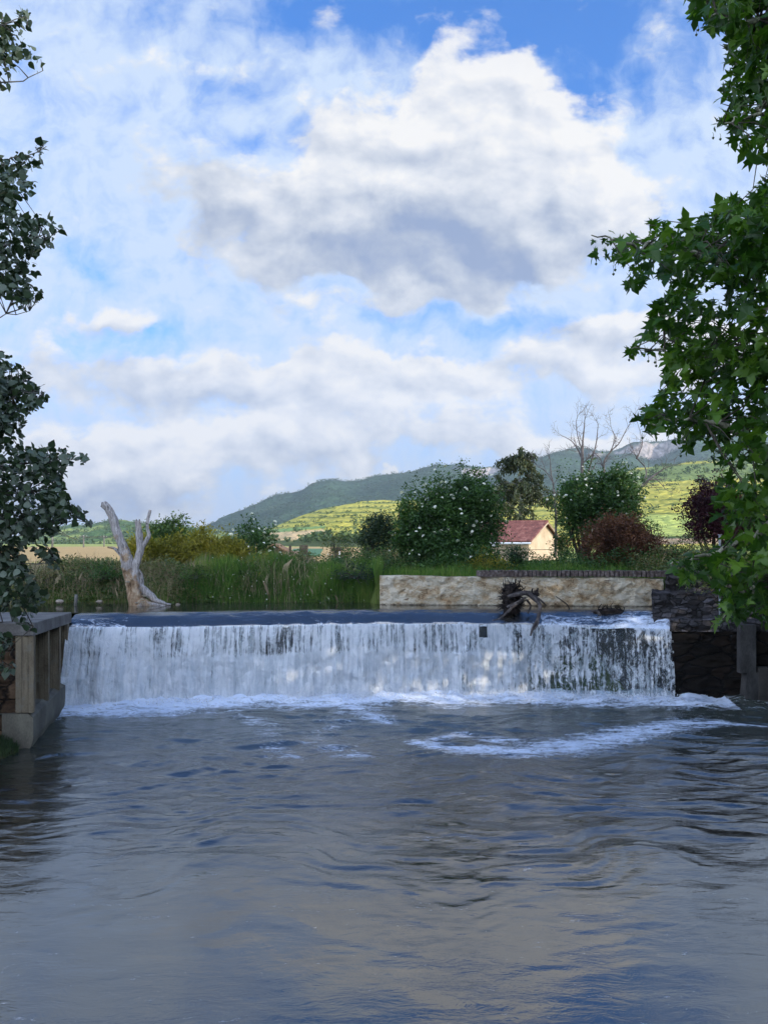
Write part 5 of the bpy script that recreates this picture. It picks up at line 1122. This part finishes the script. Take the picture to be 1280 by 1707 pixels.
# small white flowers in the grass and stones at the water edge
def flecks(name, label, n_, x0, x1, y0, y1, h0, h1, size, mat, seed):
    q = np.random.default_rng(seed); x = q.uniform(x0, x1, n_); y = q.uniform(y0, y1, n_); z = groundz(x, y) + q.uniform(h0, h1, n_)
    V, Fc = leaves(np.stack([x, y, z], -1), size, OVAL * [1, 2, 1], q, 0, .6); tag(mesh(name, V, Fc, mat, smooth=False), label, 'flowers', kind='stuff')
flecks('wild_flowers', 'tiny white wild flowers dotted through the tall grass', 240, -6, -.1, 25.2, 27.5, .3, .85, .035, fl, 151)
flecks('yellow_flowers', 'small yellow flowers on the wall top by the elder', 260, 2.6, 4.6, 26.4, 28, .2, .6, .04, ML['gold'], 152)
for i, (px, py, s_, lab) in enumerate(((166, 1003, .10, 'pale rounded stone at the water edge left of the dead tree'), (100, 1003, .12, 'brown stone in the brambles left of the wooden post'), (297, 1008, .07, 'small flat stone at the tip of the dead tree root'))):
    o = blob('stone', at(px, py, 25.25), (s_, s_ * .7, s_ * .6), surf('bank_stone_%d' % i, [(0, (.14, .11, .08)), (1, (.38, .32, .25))], 5, .9, .6, .02), 200 + i, .25, 1.6); tag(o, lab, 'stone')
# trees and hedges scattered over the sunny hillside, too many and too far to count
def far_trees(name, hillname, n_, cond, hmin, hmax, mat, seed, label, per=26):
    q = np.random.default_rng(seed); X, D, Z, PX, PY, T = HV[hillname]; ok_ = np.argwhere(cond(X, D, Z, PX, PY, T)); ok_ = ok_[q.choice(len(ok_), min(n_, len(ok_)), replace=False)]
    i, j = ok_[:, 0], ok_[:, 1]; N = len(i); h = q.uniform(hmin, hmax, N) ; c = np.stack([X[i, j] + q.normal(0, 1, N), D[i, j] + q.normal(0, 1, N), Z[i, j] + h * .45], -1)
    d = q.normal(size=(N, per, 3)); d /= np.linalg.norm(d, axis=2, keepdims=True); pts = c[:, None] + d * (h * .5)[:, None, None] * np.array([1.1, 1.1, 1.0]) * q.uniform(.6, 1, (N, per, 1))
    V, Fc = leaves(pts.reshape(-1, 3), 1, OVAL * [1, 1.4, 1], q, 0, .3); V = V.reshape(-1, 4, 3); ctr = pts.reshape(-1, 3)[:, None]
    V = ctr + (V - ctr) * np.repeat(h * .42, per)[:, None, None]
    return tag(mesh(name, V.reshape(-1, 3), Fc, mat, smooth=False), label, 'trees', kind='stuff')
mfar = leafmat('far_tree', [(.03, .055, .018), (.06, .10, .03), (.11, .15, .045)], trans=.1, clump=.02)
vrow = lambda X, D, Z, PX, PY, T: (T < 1) & (PX > 380) & (PX < 1400) & (PY < 893) & (np.abs((((PY + 4 * fbm(PX * .02, 1.3, 0, 3, 77) + .012 * (PX - 640)) * .125) % 1) - .5) > .34) & (fbm(X / 30, D / 30, 0, 3, 5) > .46) & ~((PX > 1040) & (PY > 856))
far_trees('hillside_trees', 'vineyard_hill', 1100, vrow, 1.0, 2.5, mfar, 301, 'hedgerows and small trees in lines across the yellow-green hillside', 18)
far_trees('hillside_trees', 'vineyard_hill', 170, lambda X, D, Z, PX, PY, T: (T < 1) & (PX > 900) & (PX < 1320) & (PY < 806), 2, 5, mfar, 302, 'darker trees along the top of the sunny hill on the right')
far_trees('hillside_trees', 'vineyard_hill', 160, lambda X, D, Z, PX, PY, T: (T < 1) & (PX > 400) & (PX < 640) & (PY > 898) & (PY < 905), 1.5, 4, mfar, 303, 'dark hedge along the foot of the tan hillside field')
far_trees('hillside_trees', 'wooded_hill', 900, lambda X, D, Z, PX, PY, T: (T < 1) & (PX > -60) & (PX < 460) & (fbm(X / 60, D / 60, 0, 4, 51) > .5), 3.5, 7.5, mfar, 304, 'clumps of trees over the low green hill on the left', 16)
far_trees('mountain_trees', 'mountain', 5000, lambda X, D, Z, PX, PY, T: (T < 1.01) & (T > .15) & (PX > 320) & (PX < 1320) & (fbm(X / 90, D / 90, 0, 3, 8) > .46), 5, 9.5, leafmat('forest_tree', [(.026, .052, .025), (.048, .085, .038), (.07, .11, .05)], trans=.05, clump=.008), 305, 'forest trees over the flank of the mountain', 9)

# ================================================================ the air between here and the hills
hz, t, out = new_mat('air'); pv = t.node('ShaderNodeVolumePrincipled'); pv.inputs['Color'].default_value = (.78, .88, 1, 1); pv.inputs['Density'].default_value = .00011; pv.inputs['Anisotropy'].default_value = .2
t.l.new(pv.outputs[0], out.inputs['Volume'])
b = MB(); b.box((0, 1800, 398), (9400, 5200, 800)); o = b.build('haze', hz); tag(o, kind='stuff')
